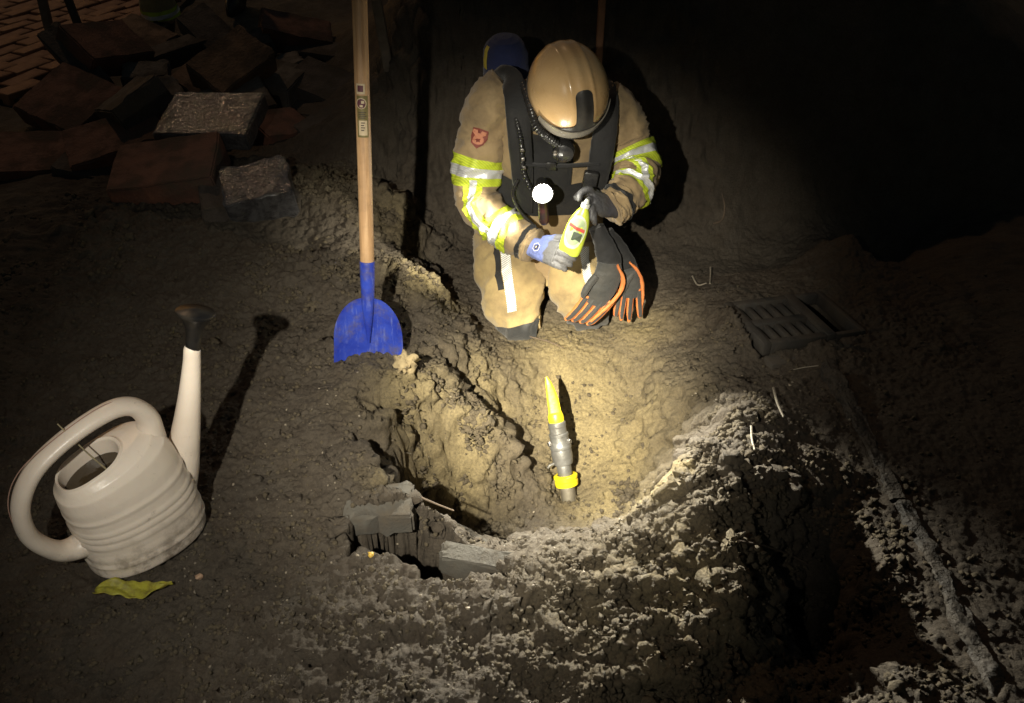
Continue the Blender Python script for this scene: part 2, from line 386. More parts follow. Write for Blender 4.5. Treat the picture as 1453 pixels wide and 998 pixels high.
def soil_material(name, attr=True, dark=1.0):
    a = NT(name)
    big, mid, fine = a.noise(2.2, 6, .6), a.noise(14, 8, .65), a.noise(130, 6, .7)
    c = a.ramp(big, [(.3, (.062, .050, .037)), (.55, (.092, .075, .055)), (.75, (.075, .064, .050))])
    c = a.mix(a.ramp(mid, [(.4, (0, 0, 0)), (.7, (.6, .6, .6))]), c, (.060, .044, .029))
    if attr:
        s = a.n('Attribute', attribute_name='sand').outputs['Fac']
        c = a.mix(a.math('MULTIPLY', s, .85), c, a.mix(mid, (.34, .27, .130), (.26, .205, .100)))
    c = a.mix(a.ramp(fine, [(.35, (.55, .55, .55)), (.62, (0, 0, 0))]), c, (.030, .024, .018))
    grit = a.ramp(a.noise(330, 2, .5), [(.70, (0, 0, 0)), (.76, (1, 1, 1))])
    c = a.mix(a.math('MULTIPLY', grit, .5), c, (.34, .29, .21))
    a.set(Base_Color=c, Roughness=a.ramp(mid, [(.3, (.72,)*3), (.7, (.95,)*3)]), Specular_IOR_Level=.35)
    h = a.math('ADD', a.math('MULTIPLY', a.noise(55, 8, .72), .7), a.math('MULTIPLY', a.noise(240, 5, .7), .3))
    a.bump(h, .015, 1.0)
    return a.m
M_SOIL = soil_material('soil')
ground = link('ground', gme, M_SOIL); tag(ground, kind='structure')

# ---- loose soil crumbs strewn over heap and rims
def clod_shapes(n, sub, seed):
    out = []
    for k in range(n):
        bm = bmesh.new(); bmesh.ops.create_icosphere(bm, subdivisions=sub, radius=1.0)
        v = np.array([tuple(q.co) for q in bm.verts]); f = np.array([[q.index for q in t.verts] for t in bm.faces]); bm.free()
        nn = noise3(v*1.1 + seed+k*7.7) + .9*noise3(v*2.9+seed+k*3.1) + .5*noise3(v*6+k)
        v = v*(1+.60*nn)[:, None]*np.array([1, .8+.25*random.random(), .62+.2*random.random()])
        out.append((v, f))
    return out
def scatter(name, n, shapes, pick, smin, smax, mat, seed, sink=.25, powr=2.5):
    rs = np.random.RandomState(seed); Vs, Fs, b = [], [], 0; k = 0; tries = 0
    while k < n and tries < n*30:
        tries += 1
        p = pick(rs)
        if p is None: continue
        x, y = p; s = smin+(smax-smin)*rs.rand()**powr
        v, f = shapes[rs.randint(len(shapes))]
        e = Matrix.Rotation(rs.rand()*6.28, 3, 'Z') @ Matrix.Rotation(rs.randn()*.5, 3, 'X') @ Matrix.Rotation(rs.randn()*.5, 3, 'Y')
        q = (v*s) @ np.array(e).T + np.array([x, y, zat(x, y)+s*(.6-sink*1.6)])
        Vs.append(q); Fs.append(f+b); b += len(v); k += 1
    me = mesh_np(name, np.concatenate(Vs), np.concatenate(Fs))
    at_ = me.attributes.new('sand', 'FLOAT', 'POINT'); at_.data.foreach_set('value', np.full(len(me.vertices), .18, np.float32))
    o = link(name, me, mat); return o
def pick_heap(rs):
    b = CR_HI[rs.randint(len(CR_HI))]; q = P(*b[:3]); r = b[3]*1.1*math.sqrt(rs.rand()); t = rs.rand()*6.283
    x, y = q.x+r*math.cos(t), q.y+r*math.sin(t)
    if rs.rand() > b[4] or noise2(np.array([x/.09]), np.array([y/.09]))[0] < rs.rand()*.5-.15: return None
    return x, y
def pick_all(rs):
    q = P(rs.uniform(-20, 1460), rs.uniform(380, 1000), 0)
    if q.x > 1.0 and rs.rand() < .75: return None
    if noise2(np.array([q.x/.12+5]), np.array([q.y/.12]))[0] < rs.rand()*.8-.5: return None
    return q.x, q.y
def pick_fore(rs):
    q = P(rs.uniform(250, 1250), rs.uniform(500, 1000), 0); return q.x, q.y
crumbs = scatter('soil_crumbs', 12500, clod_shapes(6, 1, 3.0), pick_heap, .0025, .0145, M_SOIL, 5, powr=3.0)
tag(crumbs, 'loose dark brown soil crumbs strewn over the spoil heap and pit rims', 'soil crumbs', kind='stuff')
clods = scatter('soil_clods', 110, clod_shapes(7, 2, 9.0), pick_heap, .010, .026, M_SOIL, 6, sink=.36)
tag(clods, 'larger lumps of dark soil lying on the heap and along the pit edges', 'soil clods', kind='stuff')
fine = scatter('fine_crumbs', 13000, clod_shapes(6, 1, 21.0), pick_all, .0018, .0095, M_SOIL, 15, powr=3.5)
tag(fine, 'fine loose soil grains scattered over the trodden ground round the pit', 'soil grains', kind='stuff')
grit = scatter('grit', 900, clod_shapes(4, 1, 13.0), pick_fore, .0016, .0055, mat_var('grit_stone', (.26, .22, .16), (.10, .085, .065), 40, .6), 8, powr=3)
tag(grit, 'tiny pale stones and grit on the trodden soil', 'grit', kind='stuff')

# ================================================================== far paving, kerb and road, gully, heap of lifted slabs
M_CLINK = mat_var('clinker', (.30, .135, .060), (.20, .085, .042), 9, .72, .2, .004, 60, .45, 6)
M_JOINT = mat_var('joint_sand', (.05, .038, .026), (.03, .024, .018), 20, .95)
pv = [P(-260, 150, 0), P(40, 150, 0), P(215, 60, 0), P(330, -60, 0), P(-100, -150, 0), P(-500, 0, 0)]
cx = sum((p for p in pv), Vector())/len(pv)
PZ = .035
b = MB(); b.add([Vector((p.x, p.y, PZ)) for p in pv] + [Vector((p.x, p.y, -.3)) for p in pv],
      [tuple(range(6))] + [(i, (i+1) % 6, 6+(i+1) % 6, 6+i) for i in range(6)])
pavement = b.build('pavement', M_JOINT, smooth=False); tag(pavement, kind='structure')
bm_brick = MB().add(*box((0, 0, 0), (.255, .118, .07))); brick0 = bm_brick.build('brick', M_CLINK, pavement, bevel=.006, seg=1)
bricks = [brick0]; ppoly = [(p.x, p.y) for p in pv]; spots = []
ang = R(64); ca, sa = math.cos(ang), math.sin(ang); x0 = P(60, 70, 0)
for i in range(-40, 40):
    for j in range(-40, 40):           # running bond laid diagonally
        lx, ly = i*.268+(j % 2)*.134, j*.130
        x, y = x0.x+lx*ca-ly*sa, x0.y+lx*sa+ly*ca
        if poly_sd(np.array([x]), np.array([y]), ppoly)[0] < -.10:
            d = y*CP+(CAM_H)*SP; px = 726.5+FPX*x/d
            if px > -60: spots.append((y, x))
spots.sort(); spots = spots[:290]
for k, (y, x) in enumerate(spots):
    o = brick0 if k == 0 else brick0.copy()
    if k: COL.objects.link(o)
    o.parent = pavement; rs = random.random
    o.location = (x, y, PZ-.012+.016*rs()); o.rotation_euler = ((rs()-.5)*.10, (rs()-.5)*.10, ang+(rs()-.5)*.07)

# kerb line at the right
M_KERB = mat_var('kerb_stone', (.046, .037, .027), (.022, .019, .015), 18, .6, .3, .016, 60, .6, 7)
kerb_y = .35
kerbs = empty('kerb', (1.06, .3, 0)); tag(kerbs, kind='structure')
k = 0
while kerb_y < 2.15:
    L = .62
    b = MB(); n = 60
    for_x = 1.055+.020*(kerb_y-1.0)*-1
    ctrl = [(for_x-1.06, kerb_y-.3+L*i/6, -.080+.006*random.random(), .024, .095) for i in range(7)]
    b.add(*loft(ctrl, rings=n, segs=28, power=5, disp=lambda T, A: .009*noise2(T*9+kerb_y*9, A*1.2+3)+.006*noise2(T*30+kerb_y, A*3)))
    b.build('kerb_stone', M_KERB, kerbs); kerb_y += L+.012

# cast iron gully with slotted grate and open side inlet, beside the kerb
M_IRON = mat_var('cast_iron', (.045, .040, .034), (.028, .025, .022), 30, .7, .2, .004, 120, .6, 7)
M_GCON = mat_var('gully_concrete', (.055, .050, .043), (.034, .031, .028), 10, .9, .1, .004, 90, .7, 5)
gl = empty('gully', KC+Vector((0, 0, -.022)), (R(-3), R(2), KA)); tag(gl, 'cast iron street gully with slotted grate and open side inlet, half buried in soil', 'drain')
b = MB()
for c, s in (((-.135, 0, 0), (.03, .30, .05)), ((.118, 0, 0.001), (.036, .30, .052)), ((-.01, -.135, .0), (.22, .03, .048)), ((-.01, .135, .0), (.22, .03, .048)), ((-.01, 0, -.002), (.22, .034, .044)),
             ((.245, 0, 0), (.02, .30, .05)), ((.185, .14, 0), (.10, .02, .046)), ((.185, -.14, 0), (.10, .02, .046))):
    b.add(*box(c, s))
b.build('frame', M_IRON, gl, bevel=.004)
bar = MB().add(*box((0, 0, 0), (.020, .10, .036))).build('grate_bar', M_IRON, gl, bevel=.004)
n = 0
for row in (-.068, .068):
    for i in range(6):
        o = bar if n == 0 else bar.copy()
        if n: COL.objects.link(o)
        o.parent = gl; o.location = (-.113+i*.0435, row, -.004); n += 1
b = MB()
for c, s in (((.0, -.19, -.10), (.30, .06, .17)), ((.15, -.185, -.09), (.02, .07, .19)), ((.255, -.17, -.10), (.19, .04, .15)), ((.05, .17, -.1), (.44, .03, .14))): b.add(*box(c, s))
b.build('gully_body', M_GCON, gl, bevel=.008)

# heap of lifted paving slabs and stones
M_SLAB = [mat_var('slab_grey', (.13, .115, .095), (.08, .07, .06), 8, .8, .2, .006, 70, .85, 8),
          mat_var('slab_red', (.17, .070, .042), (.095, .046, .034), 7, .8, .2, .006, 70, .9, 8),
          mat_var('slab_brown', (.19, .105, .055), (.10, .062, .040), 7, .75, .2, .006, 70, .8, 8),
          mat_var('slab_dark', (.07, .055, .045), (.04, .034, .03), 7, .8, .2, .006, 70, .85, 8)]
wet = NT('slab_wet')
g = wet.math('ADD', wet.noise(75, 3, .6), wet.math('MULTIPLY', wet.noise(190, 2, .6), .4))
wet.set(Base_Color=wet.mix(wet.ramp(wet.noise(30), [(.4, (0, 0, 0)), (.6, (1, 1, 1))]), (.035, .034, .036), (.07, .068, .07)), Roughness=.09, Specular_IOR_Level=1.0)
wet.bump(g, .0046, 1.0); M_WET = wet.m
def slab(px, py, z, L, W, T, rz, rx, ry, m, label, rough=.006):
    bm = bmesh.new(); bmesh.ops.create_grid(bm, x_segments=10, y_segments=8, size=.5)
    r = bmesh.ops.extrude_face_region(bm, geom=bm.faces[:])
    for v in [q for q in r['geom'] if isinstance(q, bmesh.types.BMVert)]: v.co.z += 1
    bmesh.ops.recalc_face_normals(bm, faces=bm.faces)
    sd_ = random.random()*50; T = T*1.25 if rough > .0035 else T; z = z+.02
    co = np.array([tuple(v.co) for v in bm.verts]); co[:, 2] -= .5
    edge = np.maximum(np.abs(co[:, 0]), np.abs(co[:, 1])) > .49
    co = co*np.array([L, W, T])
    co += rough*np.stack([noise3(co*9+sd_), noise3(co*9+sd_+20), .8*noise3(co*9+sd_+40)], 1)
    co[edge] += .004*np.stack([noise3(co[edge]*40+sd_), noise3(co[edge]*40+sd_+9), noise3(co[edge]*40+sd_+5)], 1)
    for v, c in zip(bm.verts, co): v.co = c
    bmesh.ops.bevel(bm, geom=[e for e in bm.edges if e.calc_face_angle(0) > R(50)], offset=.007, segments=2, affect='EDGES')
    me = bpy.data.meshes.new('paving_slab'); bm.to_mesh(me); bm.free()
    me.polygons.foreach_set('use_smooth', [True]*len(me.polygons)); me.set_sharp_from_angle(angle=R(45))
    o = link('paving_slab', me, m if not isinstance(m, int) else M_SLAB[m])
    o.location = P(px, py, z); o.rotation_euler = (R(rx), R(ry), R(rz))
    tag(o, label, 'paving slab', 'lifted paving slabs heaped beside the dig', 'thing'); return o
slab(112, 92, .22, .46, .13, .12, -38, 25, 30, 3, 'long dark slab leaning on edge next to the brick paving', .004)
slab(105, 150, .12, .44, .36, .10, -30, 22, 8, 1, 'big dull red slab sloping towards the soil, below the leaning dark slab')
slab(204, 56, .16, .36, .22, .09, -25, 10, 14, 2, 'reddish brown slab at the back of the heap, below the black boot')
slab(305, 55, .2, .46, .20, .09, -42, 20, 22, 3, 'long slab propped steeply at the top of the heap beside the boot')
slab(252, 74, .16, .34, .13, .08, 35, 12, -8, 3, 'narrow dark slab crossing behind the small brown stone')
slab(372, 118, .14, .44, .30, .115, -14, 8, 6, 0, 'thick grey block with a lit top behind the glistening wet slab', .004)
slab(285, 118, .14, .24, .20, .09, -40, 24, 12, 2, 'small brown stone wedged behind the glistening wet slab')
slab(168, 205, .14, .42, .28, .10, 24, 14, -10, 1, 'red slab half in shadow left of the thick dirty block')
slab(243, 250, .15, .43, .32, .13, 6, 12, -6, 1, 'thick dirty red block lying right below the glistening wet slab')
slab(352, 285, .08, .38, .30, .12, 20, 10, 6, 3, 'soil covered stone between the dirty red block and the crumbly ridge', .016)
slab(208, 106, .15, .24, .14, .06, 12, 20, 0, 0, 'small grey slab piece in the middle of the heap')
slab(412, 96, .07, .20, .16, .08, -60, 10, 0, 0, 'short grey stone behind the thick grey block')
slab(450, 78, .06, .36, .20, .08, -8, 6, 4, 3, 'flat dark slab at the far end of the heap, towards the shovel handle')
slab(348, 70, .12, .34, .22, .08, 12, 12, -12, 3, 'dark flat slab behind the thick grey block and the steeply propped slab')
slab(226, 140, .12, .20, .17, .12, 40, 20, 10, 0, 'lumpy grey rubble stone left of the glistening wet slab', .03)
slab(440, 160, .03, .40, .30, .10, -28, 6, -6, 3, 'dark slab sunk in soil right of the glistening wet slab')
slab(150, 245, .05, .36, .26, .10, -12, 8, 10, 3, 'dark slab at the foot of the heap under the red slab')
slab(330, 160, .10, .40, .28, .12, 30, 18, -8, 0, 'grey block tilted under the right end of the glistening wet slab')
slab(250, 190, .10, .44, .30, .13, -10, 5, 4, 3, 'dark thick block carrying the glistening wet slab')
slab(395, 190, .06, .30, .24, .11, 50, 14, 10, 1, 'dull red stone between the wet slab and the crumbly ridge')
slab(60, 230, .06, .46, .34, .10, 20, 10, 6, 1, 'dull red slab at the outer foot of the heap near the watering can')
# the wet slab mirrors the distant light to the camera
pw = P(301, 171, .26); v1 = (Vector((0, 0, CAM_H))-pw).normalized(); nn_ = (v1+sd).normalized()
ws = slab(301, 171, .26, .42, .30, .085, 0, 0, 0, M_WET, 'glistening wet slab lying on top of the heap, bright with glints', .003)
xx = (Vector((1, -.10, 0)) - nn_*nn_.x).normalized()
ws.rotation_euler = basis(xx, nn_.cross(xx), nn_).to_euler()

pw = P(368, 272, .20); v1 = (Vector((0, 0, CAM_H))-pw).normalized(); n2w = (v1+sd+Vector((.05, .03, 0))).normalized()
w2_ = slab(368, 272, .14, .27, .24, .10, 0, 0, 0, M_WET, 'second wet glinting stone, half sunk in the crumbly ridge below the thick blocks', .012)
xx = (Vector((1, .35, 0)) - n2w*n2w.dot(Vector((1, .35, 0)))).normalized(); w2_.rotation_euler = basis(xx, n2w.cross(xx), n2w).to_euler()
slab(462, 130, .10, .38, .26, .12, -24, 16, 12, 3, 'dark block tilted against the bank behind the shovel handle')
slab(480, 190, .06, .34, .26, .11, 34, 10, -14, 3, 'dark block low beside the shovel handle at the edge of the heap')
slab(420, 50, .14, .42, .26, .11, 18, 14, 16, 1, 'dull red slab at the far top of the heap towards the wooden stake')
slab(330, 96, .26, .36, .26, .11, 48, 26, -20, 2, 'brown slab standing steeply on top of the thick grey block')
slab(150, 70, .26, .40, .28, .11, 62, 30, 10, 1, 'red slab standing steeply beside the leaning dark slab')
slab(190, 150, .24, .36, .26, .11, -52, 24, -16, 3, 'dark slab tipped over the lumpy rubble stone')
# stones in the side of the pit
M_STONE = mat_var('blue_grey_concrete', (.085, .078, .064), (.05, .046, .039), 9, .85, .12, .003, 120, .8, 12)
def stone(name, px, py, z, L, W, T, rot, label, cat):
    o = slab(px, py, z, L, W, T, rot[2], rot[0], rot[1], M_STONE, label, .0025); o.name = name; o.data.name = name
    o['category'] = cat; del o['group']; return o
stone('paving_brick', 539, 722, -.044, .185, .12, .078, (5, 2, 5), 'grey concrete paving brick jutting from the pit edge over the dark hole', 'brick')
stone('concrete_shard', 692, 802, -.088, .25, .06, .075, (8, 6, -8), 'long dark grey concrete shard stuck in the near pit wall beside the hole', 'concrete shard')
stone('flat_stone', 655, 775, -.24, .24, .10, .05, (14, 16, -22), 'flat soil covered stone lying inside the dark hole', 'stone')

# ================================================================== tools and small things
# ---- shovel standing in the soil
M_WOOD = NT('ash_wood'); a = M_WOOD
mp = a.n('Mapping'); mp.inputs['Scale'].default_value = (26, 26, 1.3); a.l(a.co(), mp.inputs[0])
grain = a.noise(3.0, 6, .6, mp.outputs[0], .6)
col = a.ramp(grain, [(.3, (.30, .17, .08)), (.55, (.46, .285, .145)), (.75, (.55, .36, .19))])
col = a.mix(a.math('MULTIPLY', a.ramp(a.noise(7, 6, .7), [(.5, (0, 0, 0)), (.72, (1, 1, 1))]), .45), col, (.10, .07, .045))
a.set(Base_Color=col, Roughness=.55); a.bump(grain, .0015); M_WOOD = a.m
a = NT('blue_paint')
col = a.mix(a.ramp(a.noise(14), [(.35, (0, 0, 0)), (.65, (1, 1, 1))]), (.016, .032, .27), (.030, .060, .38))
mp = a.n('Mapping'); mp.inputs['Scale'].default_value = (60, 60, 9); a.l(a.co(), mp.inputs[0])
scf = a.math('MULTIPLY', a.ramp(a.noise(1.0, 6, .7, mp.outputs[0]), [(.52, (0, 0, 0)), (.66, (1, 1, 1))]), a.ramp(a.noise(11, 5, .6), [(.42, (0, 0, 0)), (.62, (1, 1, 1))]))
col = a.mix(a.math('MULTIPLY', scf, .55), col, (.22, .26, .46))
drt = a.ramp(a.noise(17, 8, .7), [(.50, (0, 0, 0)), (.66, (1, 1, 1))]); col = a.mix(a.math('MULTIPLY', drt, .6), col, (.07, .056, .04))
a.set(Base_Color=col, Roughness=a.math('ADD', a.math('MULTIPLY', drt, .4), .28)); a.bump(a.noise(50, 5), .003); M_BLUE = a.m
M_STEEL = mat_var('worn_steel', (.42, .41, .39), (.22, .21, .20), 30, .35, .2, .002, 80, .3, 9, metal=.9)
sx, sy = -.472, 2.275; sz = zat(sx, sy-.02)
sh = empty('shovel', (sx, sy, sz), (R(-10), R(3.2), R(2)))
tag(sh, 'blue bladed shovel with wooden handle standing upright in the soil beside the pit', 'shovel')
V, F = [], []; NI, NJ = 26, 34
def blade_pt(u, t):                    # u -1..1 across, t 0..1 from buried tip to shoulder
    hw = .117 - .012*t
    if t > .52: hw *= math.sqrt(max(0, 1-((t-.52)/.485)**2.3))
    x = u*hw; z = -.09 + .285*t
    dish = .030*(x/.117)**2 + .012*(t-.3)**2
    groove = .014*math.exp(-(x/.018)**2)*sstep(.05, .9, np.array(t)).item()
    return Vector((x, -dish - groove - .004, z))
for j in range(NJ):
    t = 1-(1-j/(NJ-1))**1.0
    for i in range(NI): V.append(blade_pt(-1+2*i/(NI-1), min(t, .998)))
for j in range(NJ-1):
    for i in range(NI-1):
        q = j*NI+i; F.append((q, q+1, q+NI+1, q+NI))
n = len(V); V += [p + Vector((0, .0028, 0)) for p in V]; F += [tuple(reversed([q+n for q in f])) for f in F]
for i in range(NI-1): F += [(i+1, i, i+n, i+1+n), ((NJ-1)*NI+i, (NJ-1)*NI+i+1, (NJ-1)*NI+i+1+n, (NJ-1)*NI+i+n)]
for j in range(NJ-1): F += [(j*NI, (j+1)*NI, (j+1)*NI+n, j*NI+n), ((j+1)*NI-1+NI, (j+1)*NI-1, (j+1)*NI-1+n, (j+1)*NI-1+NI+n)]
blade = MB().add(V, F).build('blade', M_BLUE, sh, sharp=60)
b = MB(); b.add(*loft([(0, -.020, .04, .004, .004), (0, -.020, .10, .012, .009), (0, -.016, .16, .019, .016), (0, -.010, .21, .0215, .0205), (0, -.004, .27, .0235, .0235), (0, 0, .315, .0238, .0238)], (0, -1, 0), 30, 24))
so = b.build('socket', M_BLUE, sh)
MB().add(*lathe([(0, .004), (.003, .0035), (.0045, .0015), (.005, 0)], 12, look((0, -.0225, .285), (0, -1, 0), (1, 0, 0)))).build('rivet', M_STEEL, so)
HL = 1.32
hd = MB().add(*loft([(0, 0, .30, .0205, .0205), (0, 0, .33, .0222, .0222), (.0, .002, .6, .0218, .0218), (-.001, 0, 1.0, .0214, .0214), (0, -.002, HL, .021, .021)], (0, -1, 0), 60, 20, disp=lambda T, A: .0005*noise2(T*40, A*2))).build('handle', M_WOOD, sh)
# paper stickers wrapped on the handle
def flat_mat(name, c, rough=.6): return mat_var(name, c, tuple(q*.8 for q in c), 60, rough)
M_PAPER, M_PURP, M_OLIVE, M_DKTXT = flat_mat('sticker_cream', (.52, .42, .27)), flat_mat('sticker_purple', (.10, .028, .04)), flat_mat('sticker_olive', (.16, .13, .045)), flat_mat('sticker_print', (.05, .035, .025))
def wrap(name, z0, z1, a0, a1, mat, off, parent, rnd=False):
    b = MB(); n = 12
    V, F = [], []
    for j in range(n+1):
        t = j/n; k = math.sqrt(max(0.0, 1-(2*t-1)**2)) if rnd else 1
        for i in range(9):
            aa = (a0+a1)/2 + (a1-a0)/2*k*(-1+i/4); r_ = .02175+off
            V.append((r_*math.sin(aa), -r_*math.cos(aa), z0+(z1-z0)*t))
    for j in range(n):
        for i in range(8): q = j*9+i; F.append((q, q+1, q+10, q+9))
    return b.add(V, F).build(name, mat, parent)
zs = lambda py: .32 + (410-py)*(1.10-.32)/410*1.0
def zpx(py):                           # height on the handle seen at that pixel row
    lo, hi = 0.0, 1.3
    for _ in range(40):
        m = (lo+hi)/2; q = sh.location; zz = q.z+m*math.cos(R(10)); yy = q.y+m*math.sin(R(10))
        d = yy*CP+(CAM_H-zz)*SP; v = 499+FPX*((CAM_H-zz)*CP-yy*SP)/d
        if v > py: lo = m
        else: hi = m
    return lo
wrap('sticker', zpx(132), zpx(117), -.75, .45, M_PAPER, .0004, sh)
wrap('sticker', zpx(128.5), zpx(119.5), -.55, .2, M_PURP, .0009, sh)
st = wrap('sticker', zpx(193), zpx(134), -.75, .8, M_OLIVE, .0004, sh)
wrap('sticker', zpx(153), zpx(137), -.8, .6, M_PAPER, .0008, sh, True)
wrap('sticker', zpx(152), zpx(138.2), -.66, .46, M_PURP, .0012, sh, True)
wrap('sticker', zpx(190), zpx(169), -.5, .62, M_PAPER, .0008, sh)
for k in range(4): wrap('sticker_print', zpx(171.5+k*3.4+1.6), zpx(171.5+k*3.4), -.2, .3-.1*(k % 2), M_DKTXT, .0012, sh)
for k in range(4): wrap('sticker_print', zpx(157+k*2.6+1.2), zpx(157+k*2.6), -.55, .55-.15*(k % 2), M_DKTXT, .0009, sh)
wrap('sticker_print', zpx(150), zpx(147), -.3, .1, M_PAPER, .0015, sh); wrap('sticker_print', zpx(145), zpx(141), -.1, .3, M_PAPER, .0015, sh)

# ---- watering can
a = NT('white_plastic')
col = a.mix(a.ramp(a.noise(4, 6, .6), [(.4, (0, 0, 0)), (.7, (1, 1, 1))]), (.77, .68, .58), (.64, .55, .46))
sep = a.n('SeparateXYZ'); a.l(a.co(), sep.inputs[0])
low = a.math('MULTIPLY', a.ramp(sep.outputs['Z'], [(0.0, (1, 1, 1)), (.16, (0, 0, 0))]), a.ramp(a.noise(22, 8, .7), [(.45, (0, 0, 0)), (.62, (1, 1, 1))]))
spk = a.ramp(a.noise(24, 8, .8), [(.60, (0, 0, 0)), (.70, (.9, .9, .9))])
col = a.mix(a.math('MULTIPLY', low, .85), col, (.075, .052, .032)); col = a.mix(a.math('MULTIPLY', spk, .6), col, (.12, .09, .06))
a.set(Base_Color=col, Roughness=a.math('ADD', a.math('MULTIPLY', a.noise(9), .25), .22), Subsurface_Weight=.12, Subsurface_Radius=(.02, .012, .006), Subsurface_Scale=.4)
a.bump(a.noise(30, 4, .6), .0012); M_WPL = a.m
M_BPL = mat_var('black_plastic', (.006, .006, .0065), (.011, .011, .011), 20, .30, .2, .001, 60, .25, 9)
wz = zat(-.935, 1.475)
wc = empty('watering_can', (-.935, 1.475, wz-.006), (R(-1.5), R(1), R(46)))
tag(wc, 'muddy white plastic watering can with ribbed body and looped handle, standing on soil', 'watering can')
RG = [(.000, 0, .10, .066, 0), (.003, 0, .134, .096, 0), (.018, 0, .148, .108, 0), (.07, 0, .150, .110, .0), (.14, -.004, .147, .109, .03), (.20, -.010, .144, .107, .08), (.25, -.018, .140, .103, .14),
      (.288, -.025, .132, .096, .22), (.306, -.034, .116, .085, .28), (.312, -.055, .092, .070, .30), (.313, -.066, .080, .062, .30), (.318, -.068, .076, .0595, .29), (.314, -.068, .071, .056, .29), (.27, -.064, .070, .054, .27)]
rg = np.array(RG); NR, NS = 110, 56
# even spacing in arc so the ribs read
tq = np.interp(np.linspace(0, 1, NR), np.linspace(0, 1, len(RG)), np.arange(len(RG)))
rr = np.stack([np.interp(tq, np.arange(len(RG)), rg[:, k]) for k in range(5)], 1)
V, F = [], []
RIBS = [.055, .082, .128, .150, .172, .215]
for h, sc_, a_, b_, sl in rr:
    for j in range(NS):
        th = 2*math.pi*j/NS; c, s = math.cos(th), math.sin(th)
        body = .02 < h < .27 and a_ > .11
        rib = sum(.0038*math.exp(-((h-q)/.0042)**2) for q in RIBS)*(1 if body else 0)
        pw_ = lambda q: math.copysign(abs(q)**.86, q)
        V.append((sc_+(a_+rib)*pw_(c), (b_+rib)*pw_(s), h+sl*a_*c))
for i in range(NR-1):
    for j in range(NS):
        q, w2 = i*NS+j, i*NS+(j+1) % NS; F.append((q, w2, w2+NS, q+NS))
F.append(tuple(reversed(range(NS))))
MB().add(V, F).build('body', M_WPL, wc, sharp=70)
hp = [(.085, .305), (.088, .365), (.058, .412), (.0, .424), (-.10, .402), (-.18, .360), (-.228, .290), (-.236, .205), (-.205, .135), (-.17, .108), (-.115, .105)]
MB().add(*loft([(s+.0, .0, h, .0012, .0012) for (s, h) in [(q[0]*1.0-(.020 if q[0] < -.15 else 0), q[1]+(.0205 if q[1] > .28 else -.0)) for q in hp[2:8]]], (0, 1, 0), 60, 6)).build('mould_seam', mat_var('seam_pink', (.36, .22, .17), (.3, .18, .14), 30, .6), wc)
hr = [(.032, .044), (.026, .036), (.021, .031), (.019, .029), (.018, .028), (.018, .028), (.019, .028), (.020, .028), (.022, .029), (.027, .032), (.036, .042)]
MB().add(*loft([(s, 0, h, b_, a_) for (s, h), (b_, a_) in zip(hp, hr)], (0, 1, 0), 90, 20)).build('handle', M_WPL, wc)
spc = [(.075, .075, .052), (.120, .155, .048), (.160, .250, .037), (.196, .350, .028), (.226, .445, .0215), (.236, .482, .0200), (.238, .488, .0175)]
MB().add(*loft([(s, 0, h, r_, r_) for s, h, r_ in spc], (0, 1, 0), 50, 20)).build('spout', M_WPL, wc)
MB().add(*loft([(.03, 0, .20, .022, .045), (.10, 0, .215, .014, .028), (.165, 0, .22, .010, .020)], (0, 1, 0), 12, 12)).build('spout_brace', M_WPL, wc)
rs_ = MB(); ax = Vector((.30, 0, .95)).normalized()
rs_.add(*lathe([(.0165, -.004), (.0175, .0), (.018, .025), (.020, .05), (.030, .075), (.043, .088), (.046, .092), (.046, .097), (.043, .100), (.0, .107)], 32, look((.239, 0, .485), (ax.x, 0, ax.z), (1, 0, 0))))
rose = rs_.build('rose', M_BPL, wc)
wm = NT('murky_water'); wm.set(Base_Color=(.05, .036, .020), Roughness=.06, Specular_IOR_Level=.6); wm.bump(wm.noise(14, 3), .004)
V = [(-.065+.071*math.cos(t), .055*math.sin(t), .276+.019*math.cos(t)) for t in np.linspace(0, 2*math.pi, 32, endpoint=False)]
MB().add(V, [tuple(range(32))]).build('water', wm.m, wc, smooth=False)
M_STRAW = mat_var('dry_stalk', (.42, .36, .22), (.26, .22, .13), 40, .7)
def stalk(name, pts, r, label, cat, mat=None, group=None):
    o0 = Vector(pts[0]); b = MB().add(*tube([Vector(p)-o0 for p in pts], [r*(1-.5*i/len(pts)) for i in range(len(pts))], 7, 5*len(pts), ref=(.3, .2, .9)))
    o = b.build(name, mat or M_STRAW); o.location = o0; tag(o, label, cat, group); return o
wp = lambda s, l, h: wc.location + Matrix.Rotation(R(46), 3, 'Z') @ Vector((s, l, h))
stalk('straw', [wp(-.03, -.02, .28), wp(-.06, .0, .36), wp(-.088, .015, .45)], .0022, 'thin pale straw sticking out of the watering can opening', 'straw')

# ---- yellow leaf and pebble
a = NT('yellow_leaf'); a.set(Base_Color=a.mix(a.ramp(a.noise(40, 6, .7), [(.45, (0, 0, 0)), (.7, (1, 1, 1))]), (.33, .30, .030), (.16, .13, .025)), Roughness=.55, Subsurface_Weight=.1); M_LEAF = a.m
lc = P(193, 843, 0); lc.z = zat(lc.x, lc.y)+.012
V, F = [], []; n1, n2 = 26, 9
for i in range(n1):
    t = i/(n1-1); hw = .023*(math.sin(math.pi*min(1, t*1.02+.05))**.55)*(1+.12*math.sin(t*31))
    for j in range(n2):
        u = -1+2*j/(n2-1)
        V.append(((t-.5)*.185, u*hw + .006*math.sin(t*7), .006*math.sin(t*9)+.007*u*u+.004*math.sin(u*5+t*15)+.008*(t-.5)**2))
for i in range(n1-1):
    for j in range(n2-1): q = i*n2+j; F.append((q, q+1, q+n2+1, q+n2))
